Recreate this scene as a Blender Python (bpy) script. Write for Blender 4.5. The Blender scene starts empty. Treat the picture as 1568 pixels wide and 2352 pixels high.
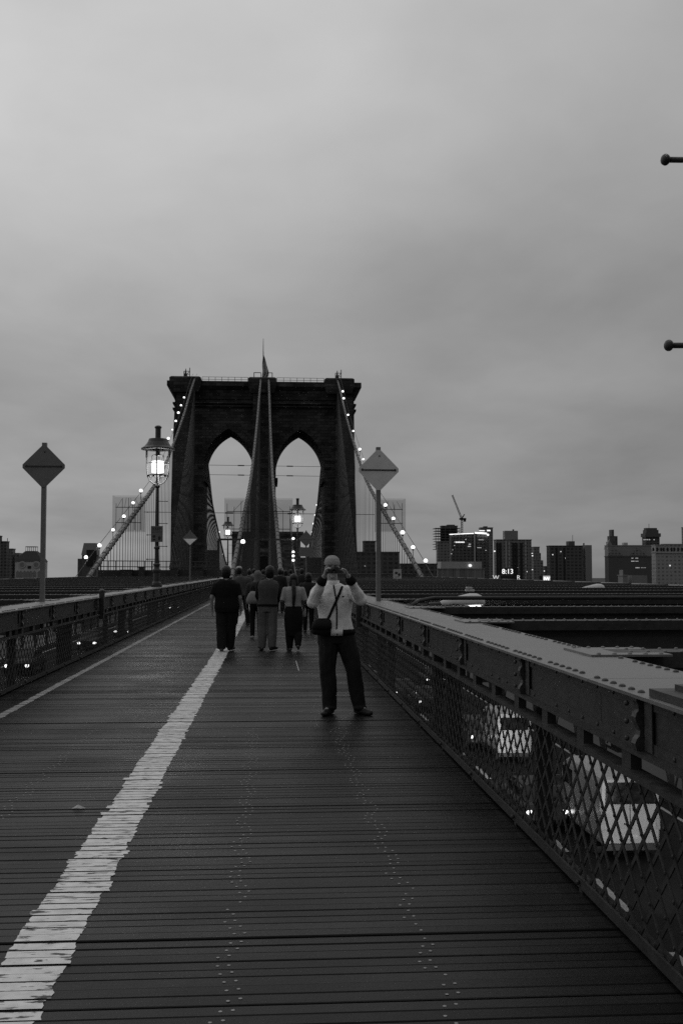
import bpy, bmesh, math, random
from mathutils import Vector, Matrix, noise as mnoise
R = math.radians
random.seed(11)
S = bpy.context.scene
COL = S.collection

# ------------------------------------------------------------------ camera
F = 2400.0                      # focal length in photo units (photo 1568 x 2352)
PITCH = math.atan(136 / F)
YAW = math.atan(164 / F * math.cos(PITCH))
EYE = Vector((0, 0, 1.62))
cd = bpy.data.cameras.new('camera')
cd.sensor_fit = 'VERTICAL'; cd.sensor_height = 36; cd.sensor_width = 24
cd.lens = F / 2352 * 36
cd.clip_start = 0.1; cd.clip_end = 20000
cam = bpy.data.objects.new('camera', cd); COL.objects.link(cam)
cam.location = EYE; cam.rotation_euler = (math.pi / 2 + PITCH, 0, -YAW)
S.camera = cam
_F = Vector((math.sin(YAW) * math.cos(PITCH), math.cos(YAW) * math.cos(PITCH), math.sin(PITCH)))
_R = Vector((math.cos(YAW), -math.sin(YAW), 0)); _U = _R.cross(_F)

def ray(px, py):
    return _F + _R * ((px - 784) / F) - _U * ((py - 1176) / F)
def P(px, py, y):               # the point of the plane Y = y seen at a photo position
    d = ray(px, py); return EYE + d * (y / d.y)
def G(px, py, z=0.0):           # the point at height z seen at a photo position
    d = ray(px, py); return EYE + d * ((z - EYE.z) / d.z)
def proj(p):
    d = Vector(p) - EYE; w = d.dot(_F)
    return 784 + F * d.dot(_R) / w, 1176 - F * d.dot(_U) / w

# ------------------------------------------------------------------ world: dusk overcast
W = bpy.data.worlds.new('World'); S.world = W; W.use_nodes = True
nt = W.node_tree; nt.nodes.clear()
def N(t, **kw):
    n = nt.nodes.new(t)
    for k, v in kw.items(): setattr(n, k, v)
    return n
def L(a, b): nt.links.new(a, b)
def M(op, a, b=None, c=None, clamp=False):
    n = N('ShaderNodeMath', operation=op); n.use_clamp = clamp
    for i, v in enumerate((a, b, c)):
        if v is None: continue
        if isinstance(v, (int, float)): n.inputs[i].default_value = v
        else: L(v, n.inputs[i])
    return n.outputs[0]
tc = N('ShaderNodeTexCoord'); sx = N('ShaderNodeSeparateXYZ'); L(tc.outputs['Generated'], sx.inputs[0])
X_, Y_, Z_ = sx.outputs
sky = N('ShaderNodeTexSky', sky_type='NISHITA'); sky.sun_disc = False
sky.sun_elevation = R(6); sky.sun_rotation = R(-70); sky.air_density = 2; sky.dust_density = 4
bw = N('ShaderNodeRGBToBW'); L(sky.outputs[0], bw.inputs[0])
zc = M('MAXIMUM', Z_, 0.0)
ramp = N('ShaderNodeValToRGB'); L(zc, ramp.inputs[0])
el = ramp.color_ramp.elements
el[0].position = 0.0; el[0].color = (.262,) * 3 + (1,)
el[1].position = 1.0; el[1].color = (.74,) * 3 + (1,)
for p, v in ((.06, .292), (.12, .328), (.2, .358), (.27, .39), (.34, .44), (.42, .50), (.55, .56)):
    e = ramp.color_ramp.elements.new(p); e.color = (v, v, v, 1)
den = M('ADD', zc, 0.16)
cx = N('ShaderNodeCombineXYZ'); L(M('DIVIDE', X_, den), cx.inputs[0]); L(M('MULTIPLY', M('DIVIDE', Y_, den), 1.0), cx.inputs[1])
mp = N('ShaderNodeMapping'); mp.inputs['Scale'].default_value = (1.5, 1.15, 1); mp.inputs['Rotation'].default_value = (0, 0, R(-16)); mp.inputs['Location'].default_value = (3.1, 0.4, 0)
L(cx.outputs[0], mp.inputs[0])
n1 = N('ShaderNodeTexNoise'); n1.inputs['Scale'].default_value = .9; n1.inputs['Detail'].default_value = 7; n1.inputs['Roughness'].default_value = .48; n1.inputs['Distortion'].default_value = .25
L(mp.outputs[0], n1.inputs[0])
n2 = N('ShaderNodeTexNoise'); n2.inputs['Scale'].default_value = .33; n2.inputs['Detail'].default_value = 3; L(mp.outputs[0], n2.inputs[0])
cl = M('ADD', M('MULTIPLY', M('SUBTRACT', n1.outputs[0], .5), .55), M('MULTIPLY', M('SUBTRACT', n2.outputs[0], .5), .5))
n4 = N('ShaderNodeTexNoise'); n4.inputs['Scale'].default_value = 3.2; n4.inputs['Detail'].default_value = 5; n4.inputs['Distortion'].default_value = .4; L(mp.outputs[0], n4.inputs[0])
cl = M('ADD', cl, M('MULTIPLY', M('SUBTRACT', n4.outputs[0], .5), .14))
cloud = M('ADD', 1.0, M('MULTIPLY', cl, 1.2))
side = M('SUBTRACT', 1.0, M('MULTIPLY', X_, .58))
mr = N('ShaderNodeMapRange'); L(Y_, mr.inputs[0])
mr.inputs[1].default_value = -.5; mr.inputs[2].default_value = .75; mr.inputs[3].default_value = .38; mr.inputs[4].default_value = 1.0
val = M('MULTIPLY', M('MULTIPLY', M('MULTIPLY', ramp.outputs[0], cloud), side), mr.outputs[0])
val = M('ADD', val, M('MULTIPLY', bw.outputs[0], .002))
bg = N('ShaderNodeBackground'); L(val, bg.inputs[0]); bg.inputs[1].default_value = 1.0
wo = N('ShaderNodeOutputWorld'); L(bg.outputs[0], wo.inputs[0])

sl = bpy.data.lights.new('sun', 'SUN'); sl.energy = .12; sl.angle = R(40); sl.color = (1, 1, 1)
so = bpy.data.objects.new('sun', sl); COL.objects.link(so); so.rotation_euler = (R(60), 0, R(-70 + 180))
S.view_settings.view_transform = 'Standard'; S.view_settings.look = 'None'
S.view_settings.exposure = 0; S.view_settings.gamma = 1; S.view_settings.use_curve_mapping = False
S.render.engine = 'CYCLES'
S.cycles.max_bounces = 6; S.cycles.transparent_max_bounces = 24; S.cycles.sample_clamp_indirect = .6; S.cycles.sample_clamp_direct = 2.0
S.cycles.use_denoising = False

# ------------------------------------------------------------------ materials
MATS = {}
def mat(name, v, rough=.6, metal=0, vary=.3, scale=4, bump=0, bscale=None, spec=.5, stretch=(1, 1, 1), rvary=.15):
    if name in MATS: return MATS[name]
    m = bpy.data.materials.new(name); m.use_nodes = True
    t = m.node_tree; b = t.nodes['Principled BSDF']
    co = t.nodes.new('ShaderNodeTexCoord'); mp = t.nodes.new('ShaderNodeMapping'); mp.inputs['Scale'].default_value = stretch
    t.links.new(co.outputs['Object'], mp.inputs[0])
    no = t.nodes.new('ShaderNodeTexNoise'); no.inputs['Scale'].default_value = scale; no.inputs['Detail'].default_value = 6; no.inputs['Roughness'].default_value = .65
    t.links.new(mp.outputs[0], no.inputs[0])
    r = t.nodes.new('ShaderNodeMapRange'); r.inputs[1].default_value = .25; r.inputs[2].default_value = .75
    r.inputs[3].default_value = v * (1 - vary); r.inputs[4].default_value = v * (1 + vary)
    t.links.new(no.outputs[0], r.inputs[0]); t.links.new(r.outputs[0], b.inputs['Base Color'])
    rr = t.nodes.new('ShaderNodeMapRange'); rr.inputs[1].default_value = .3; rr.inputs[2].default_value = .7
    rr.inputs[3].default_value = max(.03, rough - rvary); rr.inputs[4].default_value = min(1, rough + rvary)
    t.links.new(no.outputs[0], rr.inputs[0]); t.links.new(rr.outputs[0], b.inputs['Roughness'])
    b.inputs['Metallic'].default_value = metal; b.inputs['Specular IOR Level'].default_value = spec
    if bump:
        n3 = t.nodes.new('ShaderNodeTexNoise'); n3.inputs['Scale'].default_value = bscale or scale * 4; n3.inputs['Detail'].default_value = 5
        t.links.new(mp.outputs[0], n3.inputs[0])
        bp = t.nodes.new('ShaderNodeBump'); bp.inputs['Strength'].default_value = bump; bp.inputs['Distance'].default_value = .02
        t.links.new(n3.outputs[0], bp.inputs['Height']); t.links.new(bp.outputs[0], b.inputs['Normal'])
    MATS[name] = m; return m
def emit(name, s, v=1.0):
    if name in MATS: return MATS[name]
    m = bpy.data.materials.new(name); m.use_nodes = True
    b = m.node_tree.nodes['Principled BSDF']; b.inputs['Base Color'].default_value = (v, v, v, 1)
    b.inputs['Emission Color'].default_value = (1, 1, 1, 1); b.inputs['Emission Strength'].default_value = s
    m.cycles.emission_sampling = 'FRONT' if name == 'lantern_glow' else 'NONE'
    MATS[name] = m; return m
def seethru(name, v, alpha, trans=True):
    m = bpy.data.materials.new(name); m.use_nodes = True; t = m.node_tree; t.nodes.clear()
    o = t.nodes.new('ShaderNodeOutputMaterial'); mx = t.nodes.new('ShaderNodeMixShader'); mx.inputs[0].default_value = alpha
    a = t.nodes.new('ShaderNodeBsdfTransparent'); d = t.nodes.new('ShaderNodeBsdfTranslucent' if trans else 'ShaderNodeBsdfDiffuse')
    d.inputs[0].default_value = (v, v, v, 1)
    t.links.new(a.outputs[0], mx.inputs[1]); t.links.new(d.outputs[0], mx.inputs[2]); t.links.new(mx.outputs[0], o.inputs[0])
    MATS[name] = m; return m

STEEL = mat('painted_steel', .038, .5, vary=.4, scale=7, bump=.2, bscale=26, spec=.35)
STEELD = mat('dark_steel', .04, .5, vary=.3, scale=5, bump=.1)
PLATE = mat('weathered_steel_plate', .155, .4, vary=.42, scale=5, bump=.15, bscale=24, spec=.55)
IRON = mat('cast_iron', .04, .45, vary=.3, scale=9, bump=.15)
STONE = None
ROPE = mat('wire_rope', .05, .7)
CABLE = mat('cable_paint', .09, .55, vary=.25, scale=1.5)
ASPH = mat('asphalt', .016, .9, vary=.25, scale=1.5, bump=.2, spec=.08)
RMARK = mat('road_paint', .3, .6, vary=.3, scale=4)
SIGNBACK = mat('sign_aluminium', .75, .5, vary=.12, scale=7, metal=.0)
SIGNBACK2 = mat('dark_sign_aluminium', .19, .5, vary=.15, scale=7)  # darker tone for sign backs
GALV = mat('galvanised_pole', .2, .45, vary=.2, scale=8)
BULB = emit('bulb_glow', 14); LENS = emit('lantern_glow', 26)
BULBS = emit('small_bulb_glow', 7)
HEADL = emit('headlight_glow', 12)
TAILL = emit('taillight_glow', 4)
GLASSW = mat('dark_glass', .012, .2, vary=.1, spec=.3)
TYRE = mat('rubber', .02, .8)

def wood_mat():
    m = bpy.data.materials.new('weathered_planks'); m.use_nodes = True; t = m.node_tree; b = t.nodes['Principled BSDF']
    def n(k, **kw):
        q = t.nodes.new(k)
        for a, v in kw.items(): setattr(q, a, v)
        return q
    at = n('ShaderNodeAttribute', attribute_name='tone')
    co = n('ShaderNodeTexCoord'); mp = n('ShaderNodeMapping'); mp.inputs['Scale'].default_value = (1.2, 30, 30); t.links.new(co.outputs['Object'], mp.inputs[0])
    g = n('ShaderNodeTexNoise'); g.inputs['Scale'].default_value = 2.2; g.inputs['Detail'].default_value = 8; g.inputs['Roughness'].default_value = .7; t.links.new(mp.outputs[0], g.inputs[0])
    big = n('ShaderNodeTexNoise'); big.inputs['Scale'].default_value = .9; big.inputs['Detail'].default_value = 4; t.links.new(co.outputs['Object'], big.inputs[0])
    m1 = n('ShaderNodeMapRange'); m1.inputs[1].default_value = .25; m1.inputs[2].default_value = .75; m1.inputs[3].default_value = .55; m1.inputs[4].default_value = 1.45; t.links.new(g.outputs[0], m1.inputs[0])
    m2 = n('ShaderNodeMapRange'); m2.inputs[1].default_value = .3; m2.inputs[2].default_value = .7; m2.inputs[3].default_value = .7; m2.inputs[4].default_value = 1.3; t.links.new(big.outputs[0], m2.inputs[0])
    a = n('ShaderNodeMath', operation='MULTIPLY'); t.links.new(m1.outputs[0], a.inputs[0]); t.links.new(m2.outputs[0], a.inputs[1])
    c = n('ShaderNodeMath', operation='MULTIPLY'); t.links.new(a.outputs[0], c.inputs[0]); t.links.new(at.outputs['Fac'], c.inputs[1])
    t.links.new(c.outputs[0], b.inputs['Base Color'])
    r = n('ShaderNodeMapRange'); r.inputs[1].default_value = .3; r.inputs[2].default_value = .7; r.inputs[3].default_value = .3; r.inputs[4].default_value = .52
    t.links.new(big.outputs[0], r.inputs[0]); t.links.new(r.outputs[0], b.inputs['Roughness'])
    b.inputs['Specular IOR Level'].default_value = .17
    bp = n('ShaderNodeBump'); bp.inputs['Strength'].default_value = .35; bp.inputs['Distance'].default_value = .006; t.links.new(g.outputs[0], bp.inputs['Height']); t.links.new(bp.outputs[0], b.inputs['Normal'])
    return m
WOOD = wood_mat()
def paint_mat(name, v, lo, hi):
    m = bpy.data.materials.new(name); m.use_nodes = True; t = m.node_tree; b = t.nodes['Principled BSDF']
    co = t.nodes.new('ShaderNodeTexCoord'); mp = t.nodes.new('ShaderNodeMapping'); mp.inputs['Scale'].default_value = (7, 26, 1); t.links.new(co.outputs['Object'], mp.inputs[0])
    g = t.nodes.new('ShaderNodeTexNoise'); g.inputs['Scale'].default_value = 1.1; g.inputs['Detail'].default_value = 6; g.inputs['Roughness'].default_value = .6; t.links.new(mp.outputs[0], g.inputs[0])
    f = t.nodes.new('ShaderNodeTexNoise'); f.inputs['Scale'].default_value = 14; f.inputs['Detail'].default_value = 5; t.links.new(co.outputs['Object'], f.inputs[0])
    cr = t.nodes.new('ShaderNodeMapRange'); cr.inputs[1].default_value = lo; cr.inputs[2].default_value = hi; cr.inputs[3].default_value = 0; cr.inputs[4].default_value = 1; t.links.new(g.outputs[0], cr.inputs[0])
    mv = t.nodes.new('ShaderNodeMapRange'); mv.inputs[1].default_value = .3; mv.inputs[2].default_value = .7; mv.inputs[3].default_value = v * .82; mv.inputs[4].default_value = v * 1.12; t.links.new(f.outputs[0], mv.inputs[0])
    mx = t.nodes.new('ShaderNodeMix'); mx.data_type = 'FLOAT'; t.links.new(cr.outputs[0], mx.inputs[0]); t.links.new(mv.outputs[0], mx.inputs[2]); mx.inputs[3].default_value = .05
    t.links.new(mx.outputs[0], b.inputs['Base Color']); b.inputs['Roughness'].default_value = .6
    return m
PAINT = paint_mat('worn_white_paint', .8, .565, .60)
PAINT2 = paint_mat('worn_edge_paint', .42, .58, .68)

def stone_mat(name, v, bw_, bh, off=.5):
    m = bpy.data.materials.new(name); m.use_nodes = True; t = m.node_tree; b = t.nodes['Principled BSDF']
    co = t.nodes.new('ShaderNodeTexCoord'); sp = t.nodes.new('ShaderNodeSeparateXYZ'); cb = t.nodes.new('ShaderNodeCombineXYZ')
    t.links.new(co.outputs['Object'], sp.inputs[0]); t.links.new(sp.outputs[0], cb.inputs[0]); t.links.new(sp.outputs[2], cb.inputs[1])
    br = t.nodes.new('ShaderNodeTexBrick'); br.inputs['Scale'].default_value = 1; br.inputs['Brick Width'].default_value = bw_; br.inputs['Row Height'].default_value = bh
    br.inputs['Mortar Size'].default_value = .03; br.inputs['Color1'].default_value = (v * .6,) * 3 + (1,); br.inputs['Color2'].default_value = (v * 1.5,) * 3 + (1,); br.inputs['Mortar'].default_value = (v * .3,) * 3 + (1,)
    t.links.new(cb.outputs[0], br.inputs[0])
    no = t.nodes.new('ShaderNodeTexNoise'); no.inputs['Scale'].default_value = .25; no.inputs['Detail'].default_value = 6; t.links.new(co.outputs['Object'], no.inputs[0])
    mr = t.nodes.new('ShaderNodeMapRange'); mr.inputs[1].default_value = .3; mr.inputs[2].default_value = .7; mr.inputs[3].default_value = .6; mr.inputs[4].default_value = 1.4; t.links.new(no.outputs[0], mr.inputs[0])
    mx = t.nodes.new('ShaderNodeMix'); mx.data_type = 'RGBA'; mx.blend_type = 'MULTIPLY'; mx.inputs[0].default_value = 1
    t.links.new(br.outputs[0], mx.inputs[6]); t.links.new(mr.outputs[0], mx.inputs[7]); t.links.new(mx.outputs[2], b.inputs['Base Color'])
    b.inputs['Roughness'].default_value = .9; b.inputs['Specular IOR Level'].default_value = .2
    bp = t.nodes.new('ShaderNodeBump'); bp.inputs['Strength'].default_value = .5; bp.inputs['Distance'].default_value = .1; t.links.new(br.outputs[1], bp.inputs['Height']); bp.invert = True
    t.links.new(bp.outputs[0], b.inputs['Normal']); return m
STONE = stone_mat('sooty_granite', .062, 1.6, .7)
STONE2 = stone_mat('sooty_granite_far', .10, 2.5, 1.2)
def facade_mat(name, wall, glass, cw, ch, gap=.35):
    """masonry wall with a regular grid of unlit windows"""
    m = bpy.data.materials.new(name); m.use_nodes = True; t = m.node_tree; b = t.nodes['Principled BSDF']
    co = t.nodes.new('ShaderNodeTexCoord'); sp = t.nodes.new('ShaderNodeSeparateXYZ'); cb = t.nodes.new('ShaderNodeCombineXYZ')
    ad = t.nodes.new('ShaderNodeMath'); ad.operation = 'ADD'
    t.links.new(co.outputs['Object'], sp.inputs[0]); t.links.new(sp.outputs[0], ad.inputs[0]); t.links.new(sp.outputs[1], ad.inputs[1])
    t.links.new(ad.outputs[0], cb.inputs[0]); t.links.new(sp.outputs[2], cb.inputs[1])
    br = t.nodes.new('ShaderNodeTexBrick'); br.offset = 0; br.inputs['Scale'].default_value = 1; br.inputs['Brick Width'].default_value = cw; br.inputs['Row Height'].default_value = ch
    br.inputs['Mortar Size'].default_value = min(cw, ch) * gap * .5; br.inputs['Color1'].default_value = (glass,) * 3 + (1,); br.inputs['Color2'].default_value = (glass * 2.2,) * 3 + (1,); br.inputs['Mortar'].default_value = (wall,) * 3 + (1,)
    t.links.new(cb.outputs[0], br.inputs[0]); t.links.new(br.outputs[0], b.inputs['Base Color']); b.inputs['Roughness'].default_value = .7; b.inputs['Specular IOR Level'].default_value = .25
    MATS[name] = m; return m

# ------------------------------------------------------------------ mesh helpers
class MB:
    def __init__(s): s.v = []; s.f = []; s.mi = []; s.m = 0; s.tone = []
    def add(s, vs, fs):
        o = len(s.v); s.v += [tuple(v) for v in vs]
        for f in fs: s.f.append(tuple(i + o for i in f)); s.mi.append(s.m)
    def box(s, c, d, rot=None):
        x, y, z = (k / 2 for k in d); c = Vector(c)
        vs = [Vector(p) for p in ((-x, -y, -z), (x, -y, -z), (x, y, -z), (-x, y, -z), (-x, -y, z), (x, -y, z), (x, y, z), (-x, y, z))]
        if rot is not None: vs = [rot @ v for v in vs]
        s.add([v + c for v in vs], [(0, 3, 2, 1), (4, 5, 6, 7), (0, 1, 5, 4), (1, 2, 6, 5), (2, 3, 7, 6), (3, 0, 4, 7)]); return s
    def bb(s, a, b):
        return s.box([(p + q) / 2 for p, q in zip(a, b)], [abs(q - p) for p, q in zip(a, b)])
    def frustum(s, c0, d0, c1, d1):      # rectangles at two heights
        vs = []
        for (c, d) in ((c0, d0), (c1, d1)):
            x, y = d[0] / 2, d[1] / 2
            vs += [(c[0] - x, c[1] - y, c[2]), (c[0] + x, c[1] - y, c[2]), (c[0] + x, c[1] + y, c[2]), (c[0] - x, c[1] + y, c[2])]
        s.add(vs, [(0, 3, 2, 1), (4, 5, 6, 7), (0, 1, 5, 4), (1, 2, 6, 5), (2, 3, 7, 6), (3, 0, 4, 7)]); return s
    def tube(s, pts, r, n=8, cap=True, sq=None):
        pts = [Vector(p) for p in pts]; k = len(pts)
        rs = r if isinstance(r, (list, tuple)) else [r] * k
        vs = []; up = None
        for i in range(k):
            d = (pts[min(i + 1, k - 1)] - pts[max(i - 1, 0)]).normalized()
            if up is None:
                up = Vector((0, 0, 1)) if abs(d.z) < .9 else Vector((0, 1, 0))
            a = up - d * up.dot(d)
            if a.length < 1e-4: a = d.orthogonal()
            a.normalize(); up = a; b = d.cross(a)
            for j in range(n):
                t = 2 * math.pi * (j + .5) / n
                vs.append(pts[i] + (a * math.cos(t) + b * math.sin(t)) * rs[i])
        fs = [(i * n + j, i * n + (j + 1) % n, (i + 1) * n + (j + 1) % n, (i + 1) * n + j) for i in range(k - 1) for j in range(n)]
        if cap: fs += [tuple(range(n - 1, -1, -1)), tuple((k - 1) * n + j for j in range(n))]
        s.add(vs, fs); return s
    def cyl(s, a, b, r0, r1=None, n=12): return s.tube([a, b], [r0, r0 if r1 is None else r1], n)
    def bar(s, a, b, w, t, nrm):          # flat bar from a to b, width w, thickness t along nrm
        a, b, nrm = Vector(a), Vector(b), Vector(nrm).normalized(); d = (b - a).normalized(); u = nrm.cross(d).normalized()
        vs = [p + u * (w / 2 * i) + nrm * (t / 2 * j) for p in (a, b) for (i, j) in ((-1, -1), (1, -1), (1, 1), (-1, 1))]
        s.add(vs, [(3, 2, 1, 0), (4, 5, 6, 7), (0, 1, 5, 4), (1, 2, 6, 5), (2, 3, 7, 6), (3, 0, 4, 7)]); return s
    def lathe(s, prof, c=(0, 0, 0), n=16, ax='z'):
        vs = []
        for (r, h) in prof:
            for j in range(n):
                t = 2 * math.pi * j / n
                if ax == 'z': vs.append((c[0] + r * math.cos(t), c[1] + r * math.sin(t), c[2] + h))
                elif ax == 'x': vs.append((c[0] + h, c[1] + r * math.cos(t), c[2] + r * math.sin(t)))
                else: vs.append((c[0] + r * math.cos(t), c[1] + h, c[2] + r * math.sin(t)))
        k = len(prof)
        fs = [(i * n + j, i * n + (j + 1) % n, (i + 1) * n + (j + 1) % n, (i + 1) * n + j) for i in range(k - 1) for j in range(n)]
        fs += [tuple(range(n - 1, -1, -1)), tuple((k - 1) * n + j for j in range(n))]
        s.add(vs, fs); return s
    def ell(s, c, r, n=12, m=8, rot=None):
        c = Vector(c); r = (r, r, r) if isinstance(r, (int, float)) else r; vs = []
        for i in range(m + 1):
            th = math.pi * i / m
            for j in range(n):
                ph = 2 * math.pi * j / n
                v = Vector((r[0] * math.sin(th) * math.cos(ph), r[1] * math.sin(th) * math.sin(ph), -r[2] * math.cos(th)))
                if rot is not None: v = rot @ v
                vs.append(c + v)
        fs = [(i * n + j, i * n + (j + 1) % n, (i + 1) * n + (j + 1) % n, (i + 1) * n + j) for i in range(m) for j in range(n)]
        s.add(vs, fs); return s
    def dome(s, c, r, h, n=8):            # rivet head, up +z
        vs = []
        for (k, z) in ((1, 0), (.86, .5), (.5, .87)):
            for j in range(n):
                t = 2 * math.pi * j / n; vs.append((c[0] + r * k * math.cos(t), c[1] + r * k * math.sin(t), c[2] + h * z))
        vs.append((c[0], c[1], c[2] + h))
        fs = [(i * n + j, i * n + (j + 1) % n, (i + 1) * n + (j + 1) % n, (i + 1) * n + j) for i in range(2) for j in range(n)] + [(2 * n + j, 2 * n + (j + 1) % n, 3 * n) for j in range(n)]
        s.add(vs, fs); return s
    def prism(s, outline, a, b, ax='y'):  # outline in the plane across the axis
        n = len(outline)
        def q(u, w, h): return (u, h, w) if ax == 'y' else ((h, u, w) if ax == 'x' else (u, w, h))
        vs = [q(u, w, a) for u, w in outline] + [q(u, w, b) for u, w in outline]
        s.add(vs, [tuple(range(n)), tuple(range(2 * n - 1, n - 1, -1))] + [(i, i + n, (i + 1) % n + n, (i + 1) % n) for i in range(n)]); return s
    def rings(s, rs, n=18, pw=2.2):       # rs: (cx, cy, cz, rx, ry) horizontal super-ellipse sections
        vs = []
        for (x, y, z, a, b) in rs:
            for j in range(n):
                t = 2 * math.pi * j / n; ct, st = math.cos(t), math.sin(t)
                vs.append((x + a * math.copysign(abs(ct) ** (2 / pw), ct), y + b * math.copysign(abs(st) ** (2 / pw), st), z))
        k = len(rs)
        fs = [(i * n + j, i * n + (j + 1) % n, (i + 1) * n + (j + 1) % n, (i + 1) * n + j) for i in range(k - 1) for j in range(n)]
        fs += [tuple(range(n - 1, -1, -1)), tuple((k - 1) * n + j for j in range(n))]
        s.add(vs, fs); return s
    def build(s, name, m, parent=None, smooth=False, world=False, fix=True):
        me = bpy.data.meshes.new(name)
        off = Vector()
        if world and parent is not None:
            q = parent
            while q is not None: off += q.location; q = q.parent
        me.from_pydata([(v[0] - off.x, v[1] - off.y, v[2] - off.z) for v in s.v], [], s.f)
        ms = m if isinstance(m, (list, tuple)) else [m]
        for k in ms: me.materials.append(k)
        if len(ms) > 1: me.polygons.foreach_set('material_index', s.mi)
        if fix:
            b = bmesh.new(); b.from_mesh(me); bmesh.ops.recalc_face_normals(b, faces=b.faces); b.to_mesh(me); b.free()
        if smooth: me.polygons.foreach_set('use_smooth', [True] * len(me.polygons))
        o = bpy.data.objects.new(name, me); COL.objects.link(o)
        if parent is not None: o.parent = parent
        return o
def tag(o, label=None, cat=None, group=None, kind=None):
    if label: o['label'] = label
    if cat: o['category'] = cat
    if group: o['group'] = group
    if kind: o['kind'] = kind
    return o
def thing(name, label, cat, loc=(0, 0, 0), group=None, rz=0):
    o = bpy.data.objects.new(name, None); COL.objects.link(o); o.location = loc; o.rotation_euler[2] = rz
    o.empty_display_size = .2
    return tag(o, label, cat, group)
def struct(mb, name, m, **k): return tag(mb.build(name, m, **k), kind='structure')
def kids(o): return list(o.children)
def dup(o, loc=None, label=None, group=None, rz=None, scale=None, parent=None):
    ch = kids(o); c = o.copy(); COL.objects.link(c)
    if parent is not None: c.parent = parent
    if loc is not None: c.location = loc
    if label: c['label'] = label
    if group: c['group'] = group
    if rz is not None: c.rotation_euler[2] = rz
    if scale is not None: c.scale = (scale,) * 3 if not isinstance(scale, (tuple, list)) else scale
    for k in ch: dup(k, parent=c)
    return c
def lin(a, b, t): return a + (b - a) * t
ORD = ['first', 'second', 'third', 'fourth', 'fifth', 'sixth', 'seventh', 'eighth', 'ninth', 'tenth', 'eleventh', 'twelfth', 'thirteenth', 'fourteenth', 'fifteenth',
       'sixteenth', 'seventeenth', 'eighteenth', 'nineteenth', 'twentieth', 'twenty-first', 'twenty-second', 'twenty-third', 'twenty-fourth', 'twenty-fifth', 'twenty-sixth']
def text_mesh(name, s, size, m, parent, loc, depth=.004, rot=(math.pi / 2, 0, 0)):
    c = bpy.data.curves.new(name, 'FONT'); c.body = s; c.size = size; c.align_x = 'CENTER'; c.align_y = 'CENTER'; c.extrude = depth
    t = bpy.data.objects.new('t', c); COL.objects.link(t); bpy.context.view_layer.update()
    me = bpy.data.meshes.new_from_object(t.evaluated_get(bpy.context.evaluated_depsgraph_get()))
    bpy.data.objects.remove(t); bpy.data.curves.remove(c)
    me.materials.clear(); me.materials.append(m); me.name = name
    o = bpy.data.objects.new(name, me); COL.objects.link(o); o.parent = parent; o.location = loc; o.rotation_euler = rot
    return o

# ================================================================== SETTING
# land far below
XL, XR = -3.49, 1.60           # inner faces of the two railings
XC = -1.2                      # bridge centre line
g = MB(); g.bb((-9000, -3000, -46), (9000, 7000, -45)); struct(g, 'ground', mat('far_ground', .03, .9, scale=.01))
# roadways either side, below the promenade
RZR, RZL = -7.5, -4.6
r = MB(); r.bb((XR + .4, -8, RZR - .5), (16.2, 236, RZR)); struct(r, 'roadway_outbound', ASPH)
r = MB(); r.bb((-18.6, -8, RZL - .5), (XL - .4, 236, RZL)); struct(r, 'roadway_inbound', ASPH)
r = MB()
for k in range(40):
    y = -2 + k * 6; r.bb((9.55, y, RZR + .002), (9.75, y + 3, RZR + .006)); r.bb((-11.6, y, RZL + .002), (-11.45, y + 3, RZL + .006))
r.bb((3.0, -5, RZR + .002), (3.15, 230, RZR + .006)); r.bb((15.0, -5, RZR + .002), (15.15, 230, RZR + .006))
r.bb((-17.4, -5, RZL + .002), (-17.25, 230, RZL + .006))
struct(r, 'road_markings', RMARK)
r = MB(); r.bb((-18.6, 236.2, -4.5), (16.2, 760, -4)); struct(r, 'main_span_roadway', ASPH)

# promenade planks, one by one
PW = .083
pl = MB(); tones = []; planks = []
y = .8
while y < 112:
    w = PW + random.uniform(-.004, .004); big = random.random() < .13
    gap = random.uniform(.004, .008) + (random.uniform(.006, .012) if big else 0)
    if y > 45: w, gap = w * 2, gap * 1.2
    z = random.uniform(-.003, .001) - (.002 if random.random() < .1 else 0); tl = random.uniform(-.0015, .0015)
    xa, xb = XL - .02 + random.uniform(-.01, .01), XR + .02 + random.uniform(-.01, .01)
    e = .004
    ang = random.uniform(-.0006, .0006)
    vs = []
    for x in (xa, xb):
        dy = ang * x
        vs += [(x, y + dy, z - .04), (x, y + dy, z - e), (x, y + e + dy, z + tl), (x, y + w - e + dy, z - tl), (x, y + w + dy, z - e), (x, y + w + dy, z - .04)]
    pl.add(vs, [(1, 7, 8, 2), (2, 8, 9, 3), (3, 9, 10, 4), (0, 6, 7, 1), (4, 10, 11, 5)])
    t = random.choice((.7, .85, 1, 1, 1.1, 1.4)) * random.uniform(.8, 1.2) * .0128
    tones += [t] * 12; planks.append((y, w, z + max(tl, -tl)))
    y += w + gap
o = struct(pl, 'boardwalk', WOOD, fix=False)
at = o.data.attributes.new('tone', 'FLOAT', 'POINT'); at.data.foreach_set('value', tones)
u = MB(); u.bb((XL + .0, .5, -.14), (XR - .0, 112, -.07)); struct(u, 'gap_shade_sheet', mat('gap_shade_black', .01, .9))  # dark sheet added so the gaps between planks look shaded
u = MB(); u.bb((XL, 112.1, -.5), (XR, 236, -.02)); struct(u, 'walkway_to_tower', mat('far_planks', .05, .6))
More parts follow.
